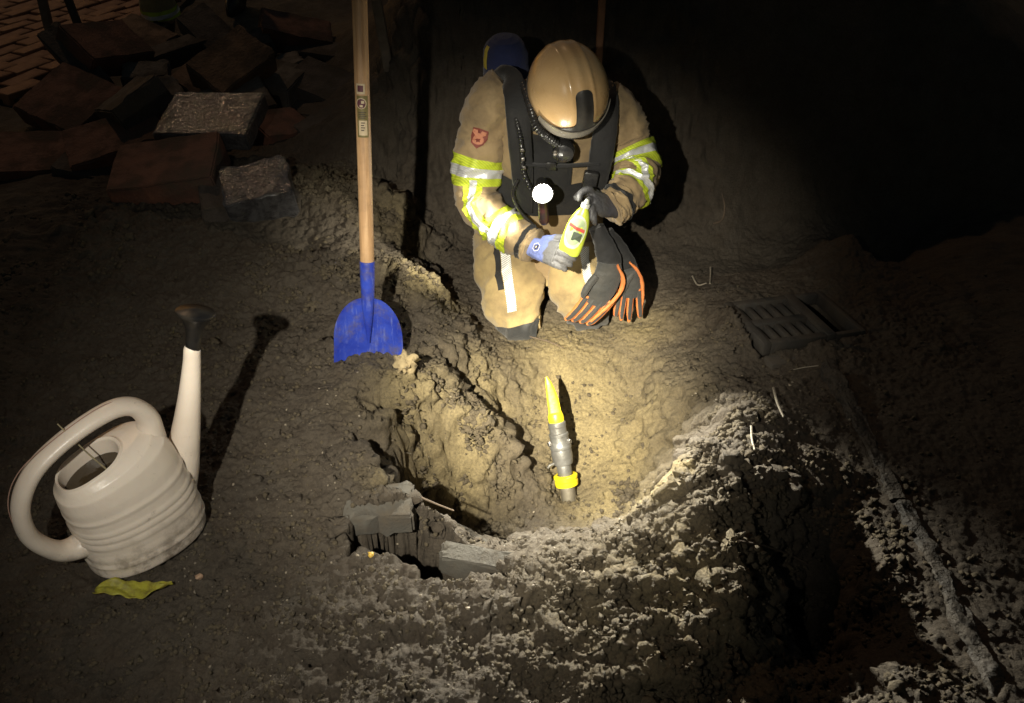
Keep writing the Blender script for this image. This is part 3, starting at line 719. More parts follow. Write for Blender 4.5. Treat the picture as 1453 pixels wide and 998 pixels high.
lf = MB().add(V, F).build('leaf', M_LEAF); lf.location = lc; lf.rotation_euler = (R(6), R(-2), R(4))
sm_ = lf.modifiers.new('thick', 'SOLIDIFY'); sm_.thickness = .0012
tag(lf, 'crumpled yellow leaf lying on soil at the foot of the watering can', 'leaf')
def pebble(px, py, r_, mat, label, name='pebble'):
    p = P(px, py, 0); p.z = zat(p.x, p.y)+r_*.4
    v, f = clod_shapes(1, 2, px*.01)[0]; o = link(name, mesh_np(name, v*r_, f), mat); o.location = p; tag(o, label, 'pebble'); return o
pebble(527, 790, .008, mat_var('yellow_pebble', (.55, .36, .06), (.4, .26, .05), 40, .5), 'small bright yellow pebble on the pit rim below the grey brick')
pebble(283, 821, .009, mat_var('pinkish_pebble', (.36, .23, .15), (.3, .2, .13), 40, .6), 'small pinkish stone chip on the soil near the yellow leaf')
sp_ = P(577, 540, .02); bs = link('lump_of_sand', mesh_np('lump_of_sand', clod_shapes(1, 3, 4.4)[0][0]*np.array([.033, .035, .05]), clod_shapes(1, 3, 4.4)[0][1]), mat_var('pale_sandstone', (.34, .27, .15), (.26, .2, .11), 20, .9, .1, .006, 80))
bs.location = (sp_.x, sp_.y, zat(sp_.x, sp_.y)+.015); tag(bs, 'pale sandy lump on the pit rim just below the shovel blade', 'lump')

# ---- pale roots, stalks and twigs
M_ROOT = mat_var('pale_root', (.30, .27, .21), (.2, .17, .13), 30, .7)
M_TWIG = mat_var('dark_twig', (.12, .085, .055), (.07, .05, .035), 30, .8)
def on(px, py, z, up=.004):
    d = 1.2                            # march along the pixel's ray to the ground
    u, v = (px-726.5)/FPX, (py-499.0)/FPX
    while d < 9:
        q = Vector((u*d, d*(CP-v*SP), CAM_H-d*(SP+v*CP)))
        if q.z < zat(q.x, q.y): break
        d += .006
    return Vector((q.x, q.y, zat(q.x, q.y)+up))
stalk('root', [on(1095, 562, .0, .03), on(1101, 580, .0, .02), on(1110, 598, .02, .012)], .0045, 'short pale root stub sticking up in front of the gully', 'root', M_ROOT)
stalk('root', [on(1064, 614, .05, .02), on(1066, 628, .06, .01), on(1070, 642, .08, .008)], .0035, 'thin pale root end on the spoil heap behind its crest', 'root', M_ROOT)
stalk('root', [on(982, 396, -.1, .012), on(990, 406, -.1), on(1002, 406, -.1, .012)], .004, 'short curved pale root on dark soil behind the gully', 'root', M_ROOT)
stalk('root', [on(1012, 322, .05, .012), on(1024, 316, .05), on(1028, 296, .1), on(1024, 278, .2, .006)], .005, 'long curved root hanging on the dark bank beside the kneeling firefighter', 'root', M_TWIG)
stalk('root', [on(1007, 405, -.1, .006), on(1007, 396, -.1, .02), on(1006, 390, -.1, .035)], .003, 'tiny upright root tip beside the short curved pale root', 'root', M_ROOT)
stalk('twig', [on(1046, 776, .1, .016), on(1080, 783, .1, .014), on(1112, 794, .08, .014), on(1142, 806, .05, .008)], .0035, 'thin twig lying across the dark side of the spoil heap', 'twig', M_TWIG)
stalk('twig', [on(600, 730, -.2, .05), on(622, 733, -.3, .04), on(645, 744, -.4, .05)], .003, 'thin twig bridging the dark hole under the pit wall', 'twig', M_TWIG)
stalk('twig', [on(1160, 524, -.05, .012), on(1140, 526, -.05, .012), on(1125, 528, -.05, .008)], .0022, 'thin pale straw lying right in front of the gully', 'twig', M_ROOT)
stalk('twig', [on(735, 478, -.2, .01), on(775, 486, -.2, .006), on(800, 497, -.2, .008)], .0028, 'dark twig on the sandy slope just below the knees', 'twig', M_TWIG)
stalk('twig', [on(566, 655, -.1, .02), on(590, 654, -.1, .02), on(612, 657, -.1, .02)], .0022, 'pale straw stuck in the sandy pit wall above the hole', 'twig', M_ROOT)

# ---- gas riser with yellow collar, valve and yellow lever
M_PIPE = mat_var('dirty_steel', (.20, .18, .14), (.10, .088, .068), 16, .5, .3, .002, 60, .75, 14, metal=.45)
M_PIPE2 = mat_var('grey_fitting', (.21, .21, .205), (.13, .13, .125), 18, .38, .25, .002, 60, .4, 12, metal=.5)
M_YEL = mat_var('yellow_plastic', (.78, .62, .015), (.70, .54, .012), 20, .38, .2, .001, 60, .16, 10)
p0, p1 = P(810, 715, -.50), None
pz = zat(p0.x, p0.y)
axis_dir = (at(782, 545, p0.y+.20) - p0).normalized()
gp = empty('gas_pipe', (p0.x, p0.y, pz-.03)); gp.rotation_euler = look((0, 0, 0), axis_dir, (1, 0, 0)).to_euler()
tag(gp, 'steel gas riser with yellow collar, grey valve and yellow lever standing in the pit', 'pipe')
Ltot = (at(782, 545, p0.y+.20) - p0).length + .03
k_ = Ltot/.45
def seg(name, prof, mat, parent=gp, n=28): return MB().add(*lathe([(r_, h*k_) for r_, h in prof], n)).build(name, mat, parent, sharp=35)
seg('pipe', [(0, -.06), (.027, -.06), (.027, .115), (.0, .115)], M_PIPE)
cl = seg('collar', [(.028, .078), (.040, .080), (.041, .086), (.041, .096), (.037, .098), (.037, .104), (.042, .106), (.042, .114), (.036, .118), (.028, .118)], M_YEL)
seg('neck', [(.024, .112), (.0255, .118), (.0255, .160), (.024, .165)], M_PIPE2)
vb = seg('valve_body', [(.024, .152), (.033, .156), (.036, .172), (.037, .196), (.0355, .208), (.0375, .210), (.0378, .218), (.035, .222), (.033, .236), (.0325, .252), (.0345, .254), (.0345, .262), (.030, .266), (.029, .285), (.031, .287), (.031, .300), (.026, .305), (0, .305)], M_PIPE2)
for s in (0, 1): MB().add(*lathe([(0, .012), (.008, .012), (.009, .010), (.009, 0)], 6, look((.034*math.cos(3.6+s*2), .034*math.sin(3.6+s*2), .235*k_), (math.cos(3.6+s*2), math.sin(3.6+s*2), 0), (0, 0, 1)))).build('screw', M_STEEL, vb)
seg('lever_hub', [(.0, .300), (.023, .300), (.027, .304), (.0275, .322), (.024, .332), (.015, .336), (0, .336)], M_YEL)
b = MB(); b.add(*loft([(0, 0, .318*k_, .024, .012), (0, .002, .345*k_, .0215, .010), (-.001, .004, .385*k_, .0195, .008), (-.005, .006, .43*k_, .012, .007), (-.010, .008, .458*k_, .0045, .005)], (0, 1, 0), 24, 16, power=3.5))
b.build('lever', M_YEL, gp)
b = MB().add(*tube([(-.034, 0, .16*k_), (-.047, -.004, .158*k_), (-.056, -.004, .15*k_)], [.006, .005, .004], 10)); b.build('test_nipple', M_PIPE2, gp)

# ---- poles standing behind
M_GWOOD = mat_var('grey_wood', (.16, .13, .10), (.10, .08, .06), 20, .8, .1, .002, 60)
M_DMET = mat_var('dark_metal', (.05, .045, .04), (.03, .028, .026), 20, .5)
def pole(name, base, top_dir, L, wdt, thk, mat, label, cat):
    base = Vector(base); o = empty(name, base); o.rotation_euler = look((0, 0, 0), top_dir, (1, 0, 0)).to_euler(); tag(o, label, cat)
    MB().add(*loft([(0, 0, -.04, wdt/2, thk/2), (0, 0, L*.5, wdt/2, thk/2), (0, 0, L, wdt/2*.95, thk/2*.95)], (0, 1, 0), 10, 16, power=5)).build('shaft', mat, o, sharp=50)
    return o
q = at(551, 96, 3.8)
for _ in range(30): q = at(551, 96, q.y + .5*(q.z-zat(q.x, q.y)))
t_ = at(534, 0, q.y-.02)
o = pole('wooden_stake', q, t_-q, 1.2, .045, .025, M_GWOOD, 'flat grey wooden stake leaning in the dark behind the shovel handle', 'stake')
MB().add(*box((0, 0, 1.21), (.05, .03, .03))).build('top_cap', M_DMET, o, bevel=.003)
q = on(848, 112, 0) - Vector((0, 0, .30))
o = pole('spade', q, (0, .01, 1), 1.45, .030, .030, mat_var('red_brown_wood', (.40, .20, .11), (.28, .14, .08), 20, .5), 'thin reddish brown spade handle standing upright behind the helmet', 'spade')
b = MB(); b.add(*loft([(0, 0, -.05, .09, .004), (0, 0, .1, .09, .005), (0, 0, .2, .085, .006), (0, 0, .23, .03, .012), (0, 0, .3, .02, .02)], (0, 1, 0), 20, 20, power=4)); b.build('blade', M_STEEL, o)
MB().add(*tube([(-.06, 0, 1.46), (0, 0, 1.465), (.06, 0, 1.46)], .014, 12)).build('grip', M_BPL, o)
q = P(72, 50, .02); o = pole('wooden_stake', q, at(60, 0, q.y)-q, 1.0, .055, .05, M_GWOOD, 'brownish square post standing on brick paving behind the leaning dark slab', 'stake')
MB().add(*box((0, 0, 1.01), (.06, .055, .02))).build('top_cap', M_DMET, o, bevel=.003)
q = P(122, 64, .02); o = pole('metal_post', q, at(97, 0, q.y)-q, 1.0, .045, .045, M_DMET, 'dark slanted metal post standing on brick paving', 'post')
MB().add(*box((0, 0, -.01), (.14, .14, .02))).build('foot_plate', M_DMET, o, bevel=.003)

# ================================================================== the kneeling firefighter
def cloth(name, c1, c2, rough=.85, scale=10, weave=900, dirt=.35, bump=.0012):
    a = NT(name)
    col = a.mix(a.ramp(a.noise(scale, 6, .6), [(.35, (0, 0, 0)), (.68, (1, 1, 1))]), c1, c2)
    f = a.math('MULTIPLY', a.ramp(a.noise(6.5, 8, .66), [(.48, (0, 0, 0)), (.74, (1, 1, 1))]), dirt)
    col = a.mix(f, col, (.085, .066, .042))
    a.set(Base_Color=col, Roughness=rough, Sheen_Weight=.15, Specular_IOR_Level=.3)
    h = a.math('ADD', a.math('MULTIPLY', a.noise(38, 5, .6), .8), a.math('MULTIPLY', a.noise(weave, 2), .2)); a.bump(h, bump*4, .8)
    return a.m
M_BEIGE = cloth('beige_aramid', (.35, .255, .135), (.26, .185, .10), dirt=.7)
M_TROU = cloth('beige_trouser', (.40, .30, .135), (.29, .21, .10), dirt=.65)
M_BLACK = cloth('black_fabric', (.010, .010, .011), (.018, .018, .018), .7, dirt=.12)
M_KNEE = cloth('knee_leather', (.022, .023, .024), (.045, .045, .045), .5, dirt=.5)
M_NAVY = cloth('navy_fabric', (.018, .026, .085), (.028, .038, .11), .8, dirt=.2)
def striped(name, ca, cb, freq, rough, metal=0.0, fac=.5):
    a = NT(name)
    wv = a.n('TexWave', wave_type='BANDS', bands_direction='DIAGONAL', i_Scale=freq, i_Distortion=.4); a.l(a.co(), wv.inputs['Vector'])
    col = a.mix(a.ramp(wv.outputs['Fac'], [(fac-.08, (0, 0, 0)), (fac+.08, (1, 1, 1))]), ca, cb)
    col = a.mix(a.math('MULTIPLY', a.ramp(a.noise(16, 8, .7), [(.5, (0, 0, 0)), (.75, (1, 1, 1))]), .4), col, (.10, .09, .06))
    a.set(Base_Color=col, Roughness=rough, Metallic=metal); a.bump(a.noise(60, 4), .002); return a.m
M_LIME = striped('lime_tape', (.62, .72, .045), (.42, .52, .030), 46, .6, 0, .28)
M_SILVER = striped('silver_tape', (.74, .75, .74), (.60, .61, .61), 60, .35, .25, .3)
M_HATCH = striped('hatched_reflector', (.82, .82, .78), (.34, .33, .30), 60, .45, 0, .4)
def fold(amp, kt, ka, seed, amp2=0.0, twist=1.2):
    def f(T, A):
        sh_ = T.shape; t, a_ = T.ravel(), A.ravel()
        p = np.stack([t*kt+seed, ka*np.cos(a_+twist*t*3), ka*np.sin(a_+twist*t*3)], 1)
        o = amp*noise3(p) + amp*.5*noise3(p*2.1+5)
        rg_ = 1-np.abs(noise3(p*np.array([2.2, .8, .8])+11)); o = o + (amp2 or amp*.7)*(rg_**3-.4)
        return o.reshape(sh_)
    return f
def remesh(mb, name, mat, parent, voxel, smooth_it=4, post=None):
    o = mb.build(name+'_raw', mat); md = o.modifiers.new('r', 'REMESH'); md.mode = 'VOXEL'; md.voxel_size = voxel; md.use_smooth_shade = True
    s_ = o.modifiers.new('s', 'SMOOTH'); s_.factor = .5; s_.iterations = smooth_it
    dg = bpy.context.evaluated_depsgraph_get(); me = bpy.data.meshes.new_from_object(o.evaluated_get(dg)); me.name = name
    bpy.data.objects.remove(o)
    if post: post(me)
    me.polygons.foreach_set('use_smooth', [True]*len(me.polygons))
    return link(name, me, mat, parent)
def row(p, *r): return (p[0], p[1], p[2], *(r if len(r) == 2 else (r[0], r[0])))
A = at
man = empty('person', (.16, 2.95, -.24))
tag(man, 'kneeling firefighter in cream helmet and beige lime-banded jacket with a lit chest lamp', 'person')
inv = man.matrix_world.inverted() if False else Matrix.Translation(-Vector(man.location))
class MW(MB):                          # shapes given in world space, stored relative to a thing's base
    def __init__(s, root): super().__init__(); s.o = Vector(root.location)
    def add(s, v, f): return super().add([Vector(p)-s.o for p in v], f)
mw = lambda: MW(man)
front = (0, -1, 0)
# --- key lines
TOR = [(.145, 3.00, -.06, .185, .13), (.145, 2.99, .10, .205, .145), (.143, 2.965, .25, .205, .150), (.142, 2.945, .40, .205, .150), (.145, 2.93, .53, .205, .138), (.148, 2.91, .62, .180, .115), (.152, 2.885, .69, .115, .095), (.156, 2.86, .735, .085, .085)]
ARL = [row(A(722, 122, 2.94), .075, .078), row(A(698, 148, 2.93), .088, .088), row(A(686, 196, 2.92), .092, .090), row(A(677, 244, 2.89), .087, .085), row(A(680, 288, 2.845), .078, .080), row(A(712, 322, 2.765), .068, .070), row(A(748, 344, 2.690), .058, .060), row(A(757, 349, 2.672), .058, .060)]
ARR = [row(A(848, 140, 2.94), .070, .075), row(A(872, 160, 2.93), .086, .088), row(A(890, 200, 2.915), .088, .090), row(A(903, 238, 2.86), .084, .084), row(A(895, 268, 2.785), .072, .074), row(A(874, 290, 2.715), .062, .064), row(A(866, 296, 2.698), .060, .062)]
LGL = [row(A(718, 322, 3.02), .13, .12), row(A(719, 352, 2.965), .130, .128), row(A(722, 392, 2.885), .118, .130), row(A(728, 430, 2.815), .098, .118), row(A(734, 458, 2.785), .080, .088), (A(734, 458, 2.785)[0]+.005, 2.86, -.155, .085, .085), (.035, 3.02, -.150, .085, .085), (.04, 3.20, -.150, .075, .075)]
LGR = [row(A(808, 322, 3.02), .13, .12), row(A(811, 352, 2.975), .128, .115), row(A(816, 388, 2.90), .115, .115), row(A(826, 420, 2.845), .098, .105), row(A(835, 440, 2.82), .078, .086), (A(835, 440, 2.82)[0]+.005, 2.90, -.150, .085, .085), (.27, 3.04, -.150, .085, .085), (.265, 3.22, -.150, .075, .075)]
HEADC = A(806, 128, 2.765)
hf = Vector((.30, -.68, -.665)).normalized()          # facing
hu = Vector((.12, -.66, .74)); hu = (hu - hf*hu.dot(hf)).normalized(); hs = hf.cross(hu).normalized()
HM = lambda x, y, z: HEADC + hs*x + hf*y + hu*z       # head space: right, forward, up
# --- body under the clothes, one continuous skin
b = mw()
thin = lambda rows, k: [(*r[:3], r[3]*k, r[4]*k) for r in rows]
b.add(*loft(thin(TOR, .80), front, 30, 24)); b.add(*loft(thin(ARL, .62), front, 30, 16)); b.add(*loft(thin(ARR, .62), front, 30, 16))
b.add(*loft(thin(LGL, .70), (1, 0, 0), 30, 16)); b.add(*loft(thin(LGR, .70), (1, 0, 0), 30, 16))
b.add(*tube([Vector((.152, 2.90, .66)), Vector((.158, 2.85, .72)), HEADC-hu*.05-hf*.02], [.07, .062, .06], 14))
V, F = lathe([(math.sin(t)*1, math.cos(t)) for t in np.linspace(0, math.pi, 20)], 24)
b.add([HM(v.x*.078, v.y*.098-.005, v.z*.115-.01) for v in V], F)
b.add(*tube([HM(0, .085, .0), HM(0, .108, -.03), HM(0, .092, -.045)], [.010, .016, .010], 8))        # nose
for s in (-1, 1): b.add(*tube([HM(s*.076, -.005, .01), HM(s*.086, -.012, -.01), HM(s*.078, -.006, -.035)], [.008, .013, .008], 8))   # ears
b.add(*tube([HM(-.03, .088, -.068), HM(0, .096, -.07), HM(.03, .088, -.068)], [.006, .009, .006], 8))  # mouth
remesh(b, 'body', mat_var('skin', (.42, .25, .17), (.36, .21, .14), 30, .55), man, .008, 3)
# --- trousers
wr = {'L': fold(.012, 5, 1.3, 2.0, .015), 'R': fold(.012, 5, 1.3, 9.0, .015)}
b = mw()
for rows, k in ((LGL, 'L'), (LGR, 'R')): b.add(*loft(rows, (1, 0, 0), 110, 44, disp=wr[k]))
b.add(*loft([(.145, 3.02, -.10, .19, .15), (.145, 3.02, .03, .215, .16), (.145, 3.0, .14, .205, .145), (.145, 2.985, .22, .17, .11)], front, 24, 40, disp=fold(.008, 3, 1.5, 4)))
tro = b.build('trousers', M_TROU, man, sharp=75)
def legpatch(name, rows, tr, th, off, mat, k, rings=26, segs=9):
    return mw().add(*loft(rows, (1, 0, 0), rings, segs, disp=wr[k], off=off, tr=tr, th=th)).build(name, mat, man, sharp=75)
# angle on a leg: first axis is t x X; the front of the thigh faces the camera
def leg_front(rows, t=.3):
    m = len(rows); c = crom(np.array(rows)[:, :3], 200); _, s_, u_ = frames(c, (1, 0, 0)); i = int(t*199)
    return math.atan2(float(np.dot(u_[i], (0, -.7, .7))), float(np.dot(s_[i], (0, -.7, .7)))), (1 if u_[i][0] > 0 else -1)
fL, gL = leg_front(LGL); fR, gR = leg_front(LGR)
def rng(f, g, a0, a1):                 # a0..a1: angles across the front, negative towards the picture's left
    lo, hi = f + g*a0*(1 if True else 0), f + g*a1
    return (min(lo, hi), max(lo, hi))
sgnL = 1 if math.cos(fL) > 0 else -1; sgnR = 1 if math.cos(fR) > 0 else -1
legpatch('reflective_stripe', LGL, (.185, .46), rng(fL, gL*sgnL, -.20, .08), .0035, M_HATCH, 'L')
legpatch('black_stripe', LGL, (.17, .37), rng(fL, gL*sgnL, -.40, -.22), .004, M_BLACK, 'L')
legpatch('reflective_stripe', LGR, (.20, .40), rng(fR, gR*sgnR, .12, .42), .0035, M_HATCH, 'R')
legpatch('knee_patch', LGL, (.525, .70), rng(fL, gL*sgnL, -1.25, 1.25), .004, M_KNEE, 'L', 30, 30)
legpatch('knee_patch', LGR, (.52, .70), rng(fR, gR*sgnR, -1.25, 1.25), .004, M_KNEE, 'R', 30, 30)
for x in (.04, .265):
    b = mw(); b.add(*loft([(x, 3.12, -.14, .07, .07), (x, 3.22, -.14, .075, .075), (x, 3.28, -.14, .06, .075), (x, 3.32, -.16, .05, .055), (x+.0, 3.33, -.18, .045, .03)], (1, 0, 0), 24, 20)); b.build('boot', M_BPL, man)
# --- jacket
wt = fold(.008, 5, 1.6, 21, .008); wl = fold(.009, 9, 1.6, 31, .014); wrr = fold(.009, 9, 1.6, 41, .014)
b = mw(); b.add(*loft(TOR, front, 60, 56, disp=wt)); b.add(*loft(ARL, front, 90, 40, disp=wl)); b.add(*loft(ARR, front, 90, 40, disp=wrr))
b.add(*loft([(.152, 2.895, .67, .10, .092), (.155, 2.87, .715, .092, .09), (.158, 2.845, .755, .085, .085)], front, 12, 36, cap=False, disp=fold(.004, 3, 2, 5)))
jk = b.build('jacket', M_BEIGE, man, sharp=75)
def slv(name, rows, w_, tr, th, off, mat, rings=14, segs=40, parent=jk):
    b = mw().add(*loft(rows, front, rings, segs if th is None else 16, disp=w_, off=off, tr=tr, th=th, cap=False)); return b.build(name, mat, man, sharp=75)
for rows, w_, s in ((ARL, wl, 1), (ARR, wrr, -1)):
    r1 = (.36, .485) if s > 0 else (.37, .50); r2 = (.685, .785) if s > 0 else (.62, .70)
    for r_, nm in ((r1, 0), (r2, 0)):
        m = (r_[0]+r_[1])/2; hwid = (r_[1]-r_[0])/2
        slv('lime_band', rows, w_, r_, None, .0030, M_LIME, 16); slv('silver_band', rows, w_, (m-hwid*.36, m+hwid*.36), None, .0048, M_SILVER, 10)
    c_ = 1.45 if s > 0 else 1.35
    slv('lime_band', rows, w_, (r1[1]-.01, r2[0]+.01), (c_-.40, c_+.40), .0036, M_LIME, 30); slv('silver_band', rows, w_, (r1[1]-.03, r2[0]+.03), (c_-.15, c_+.15), .0054, M_SILVER, 30)
    e_ = (.845, .885) if s > 0 else (.79, .83)
    slv('cuff_band', rows, w_, e_, None, .0030, M_BLACK, 8)
    slv('knit_cuff', [(*q[:3], q[3]*.80, q[4]*.80) for q in rows], None, (.93, 1.0), None, .0, M_BLACK, 8)
# round sleeve badge with shield
bp = crom(np.array(ARL)[:, :3], 200); M_BADGE = mat_var('badge_red', (.20, .045, .030), (.15, .035, .025), 80, .7); M_BADG2 = mat_var('badge_orange', (.50, .20, .11), (.4, .16, .09), 90, .7)
def patch_on_sleeve(name, mat, shape, off, tc=.265, ac=1.35, kt=.105, ka=.36):
    m_ = len(ARL); V, F = [], []; n = len(shape)
    full_v, _ = loft(ARL, front, 3, 4, disp=wl)
    pts = [(0, 0)] + shape; ring = []
    for (u, v) in pts:
        vv, _ = loft(ARL, front, 2, 2, disp=wl, off=off, tr=(tc-v*kt, tc-v*kt+1e-4), th=(ac+u*ka, ac+u*ka+1e-4)); V.append(vv[0])
    F = [(0, i, i % n+1) for i in range(1, n+1)]
    return mw().add(V, F).build(name, mat, man, smooth=False)
shield = [(-.5, .55), (0, .62), (.5, .55), (.52, .1), (.34, -.32), (0, -.62), (-.34, -.32), (-.52, .1)]
patch_on_sleeve('sleeve_badge', M_BADGE, shield, .0075, ka=.62, kt=.075)
patch_on_sleeve('badge_ring', M_BADG2, [(.33*math.cos(t), -.03+.33*math.sin(t)) for t in np.linspace(0, 6.283, 14, endpoint=False)], .0092, ka=.62, kt=.075)
patch_on_sleeve('badge_centre', M_BADGE, [(.17*math.cos(t)*(1 if i % 2 else .55), -.03+.17*math.sin(t)*(1 if i % 2 else .55)) for i, t in enumerate(np.linspace(0, 6.283, 10, endpoint=False))], .0108, ka=.62, kt=.075)
patch_on_sleeve('badge_bar', M_BADG2, [(-.4, .5), (.4, .5), (.4, .38), (-.4, .38)], .0092, ka=.62, kt=.075)
# --- breathing apparatus: cylinder in navy cover, harness, hoses
cyT = A(716, 62, 3.10); cyD = Vector((.06, .10, -1)).normalized()
rows = [row(cyT + cyD*t, max(r_, .002)) for t, r_ in ((-.030, .002), (-.028, .030), (-.016, .056), (.008, .073), (.045, .081), (.10, .083), (.3, .083), (.46, .082), (.50, .06), (.52, .02))]
cy = mw().add(*loft(rows, front, 60, 36, disp=fold(.003, 10, 1.2, 3), linear=True)).build('air_cylinder', M_NAVY, man)
ys_ = mw().add(*loft([(*q[:3], q[3]+.002, q[4]+.002) for q in rows[2:7]], front, 20, 5, th=(.30, .62), tr=(.1, .62), linear=True, disp=lambda T, A_: 0*T)).build('yellow_strip', mat_var('yellow_tape', (.62, .50, .08), (.5, .4, .07), 40, .5), cy)
b = mw()
b.add(*loft([row(A(705, 112, 3.0), .03, .014), row(A(722, 108, 2.90), .038, .015), row(A(733, 138, 2.815), .042, .016), row(A(737, 190, 2.775), .042, .015), row(A(741, 245, 2.772), .038, .014), row(A(745, 300, 2.795), .028, .012)], front, 40, 16, power=3, disp=fold(.002, 14, 1, 2)))
b.build('shoulder_strap', M_BLACK, man)
b = mw(); b.add(*loft([row(A(858, 118, 2.98), .03, .014), row(A(862, 142, 2.86), .038, .015), row(A(858, 190, 2.80), .042, .016), row(A(850, 240, 2.785), .040, .015), row(A(838, 300, 2.80), .028, .012)], front, 40, 16, power=3, disp=fold(.002, 14, 1, 7)))
b.build('shoulder_strap', M_BLACK, man)
b = mw(); b.add(*loft(TOR, front, 10, 48, tr=(.30, .42), off=.012, disp=wt, cap=False)); b.build('waist_belt', M_BLACK, man)
b = mw(); b.add(*loft(TOR, front, 8, 30, tr=(.38, .66), off=.0095, th=(1.25, 1.95), disp=wt)); b.build('chest_panel', M_BLACK, man)
M_GLOSS = mat_var('black_rubber', (.016, .016, .017), (.03, .029, .028), 30, .28, .2, .001, 80)
def hose(name, pts, r_, ribs=0):
    pts = [Vector(p) for p in pts]
    return mw().add(*tube(pts, r_, 14, 90, ref=(.2, -.9, .1), disp=(lambda T, A_: .0016*np.sin(T*ribs*6.283)) if ribs else None)).build(name, M_GLOSS, man)
hose('breathing_hose', [A(800, 212, 2.70), A(778, 196, 2.685), A(762, 180, 2.69), A(752, 150, 2.74), A(742, 118, 2.84)], .0135, 26)
hose('gauge_hose', [A(728, 150, 2.80), A(739, 200, 2.745), A(742, 240, 2.742), A(752, 268, 2.735)], .008, 34)
b = mw(); b.add(*loft([row(A(738, 232, 2.768), .012, .004), row(A(790, 236, 2.762), .012, .004), row(A(850, 232, 2.775), .012, .004)], (0, 0, 1), 20, 10, power=4)); b.build('chest_strap', M_BLACK, man)
mw().add(*box(A(782, 236, 2.752), (.035, .010, .030))).build('strap_buckle', M_GLOSS, man, bevel=.003)
mw().add(*box(A(755, 180, 2.795), (.05, .012, .03))).build('name_tape', M_BLACK, man, bevel=.002)
hose('hanging_cord', [A(735, 255, 2.75), A(728, 275, 2.745), A(738, 300, 2.74), A(760, 322, 2.745)], .006)
for px, py in ((741, 213), (742, 226), (744, 238)): mw().add(*box(A(px, py, 2.728), (.012, .01, .012))).build('buckle', M_STEEL, man, bevel=.002)
b = mw(); b.add(*lathe([(0, .03), (.020, .028), (.034, .020), (.038, .0), (.034, -.02), (0, -.03)], 24, look(A(800, 214, 2.705), (-.1, -.9, -.2), (1, 0, 0)))); rg_ = b.build('demand_valve', M_GLOSS, man)
MW(man).add(*lathe([(0, .006), (.008, .005), (.010, 0)], 12, look(A(788, 217, 2.672), (-.1, -.9, .1), (1, 0, 0)))).build('valve_button', mat_var('chrome', (.8, .75, .68), (.7, .66, .6), 40, .2, .1, metal=1.0), rg_)
b = mw(); b.add(*box(A(836, 262, 2.755), (.05, .03, .10), Matrix.Rotation(R(8), 3, 'Y'))); b.build('radio', M_GLOSS, man, bevel=.006)
# --- face mask
V, F = lathe([(math.sin(t), math.cos(t)) for t in np.linspace(0, math.pi, 18)], 28)
mw().add([HM(v.x*.085, v.y*.055+.075, v.z*.105-.03) for v in V], F).build('face_mask', M_GLOSS, man)
mw().add(*loft([row(HEADC-hu*.02-hf*.03, .105), row(Vector((.160, 2.83, .71)), .100), row(Vector((.152, 2.88, .66)), .115)], front, 16, 28, disp=fold(.005, 4, 1.5, 6))).build('flash_hood', M_BLACK, man)
# --- helmet
a = NT('cream_shell'); col = a.mix(a.ramp(a.noise(5, 6, .6), [(.4, (0, 0, 0)), (.65, (1, 1, 1))]), (.66, .45, .225), (.56, .36, .165))
scr = a.ramp(a.noise(26, 8, .75), [(.60, (0, 0, 0)), (.72, (.7, .7, .7))]); col = a.mix(a.math('MULTIPLY', scr, .45), col, (.22, .14, .08))
a.set(Base_Color=col, Roughness=a.math('ADD', a.math('MULTIPLY', a.noise(12, 6), .3), .12), Coat_Weight=.4, Coat_Roughness=.1); M_SHELL = a.m
helm = bpy.data.objects.new('helmet', None); COL.objects.link(helm); helm.parent = man
M_HBLK = mat_var('matt_black_plastic', (.020, .020, .020), (.035, .034, .032), 24, .42, .2, .001, 60, .25, 9)
def hpt(phi, th, off=0.0):             # phi 0 = front, th from crown
    x, y, z = math.sin(phi)*math.sin(th), math.cos(phi)*math.sin(th), math.cos(th)
    r_ = 1.0
    ax_, ay_, az_ = .131, (.150 if y > 0 else .158), .150
    p = Vector((x*ax_, y*ay_, z*az_))
    rd = .0045*(math.exp(-((p.x-.036)/.007)**2) + math.exp(-((p.x+.036)/.007)**2))*max(0, z)**.5 + .003*math.exp(-(p.x/.012)**2)*max(0, z)
    n_ = Vector((x/ax_, y/ay_, z/az_)).normalized()
    return HM(*(p + n_*(rd+off)))
def cut(phi):                          # lower edge of the shell: high over the face, low at sides and nape
    a_ = abs((phi+math.pi) % (2*math.pi)-math.pi)
    return R(88) + R(30)*sstep(.95, 1.5, np.array(a_)).item() + R(4)*sstep(2.2, 3.1, np.array(a_)).item()
V, F = [], []; NP, NT_ = 96, 40
for i in range(NT_+1):
    for j in range(NP):
        phi = 2*math.pi*j/NP; V.append(hpt(phi, max(.001, cut(phi)*i/NT_)))
for j in range(NP):
    phi = 2*math.pi*j/NP; V.append(hpt(phi, cut(phi), -.008))
for j in range(NP):
    phi = 2*math.pi*j/NP; V.append(hpt(phi, cut(phi)*.9, -.010))
for i in range(NT_+2):
    for j in range(NP): q, w2 = i*NP+j, i*NP+(j+1) % NP; F.append((q, w2, w2+NP, q+NP))
mw().add(V, F).build('helmet_shell', M_SHELL, helm, sharp=60)
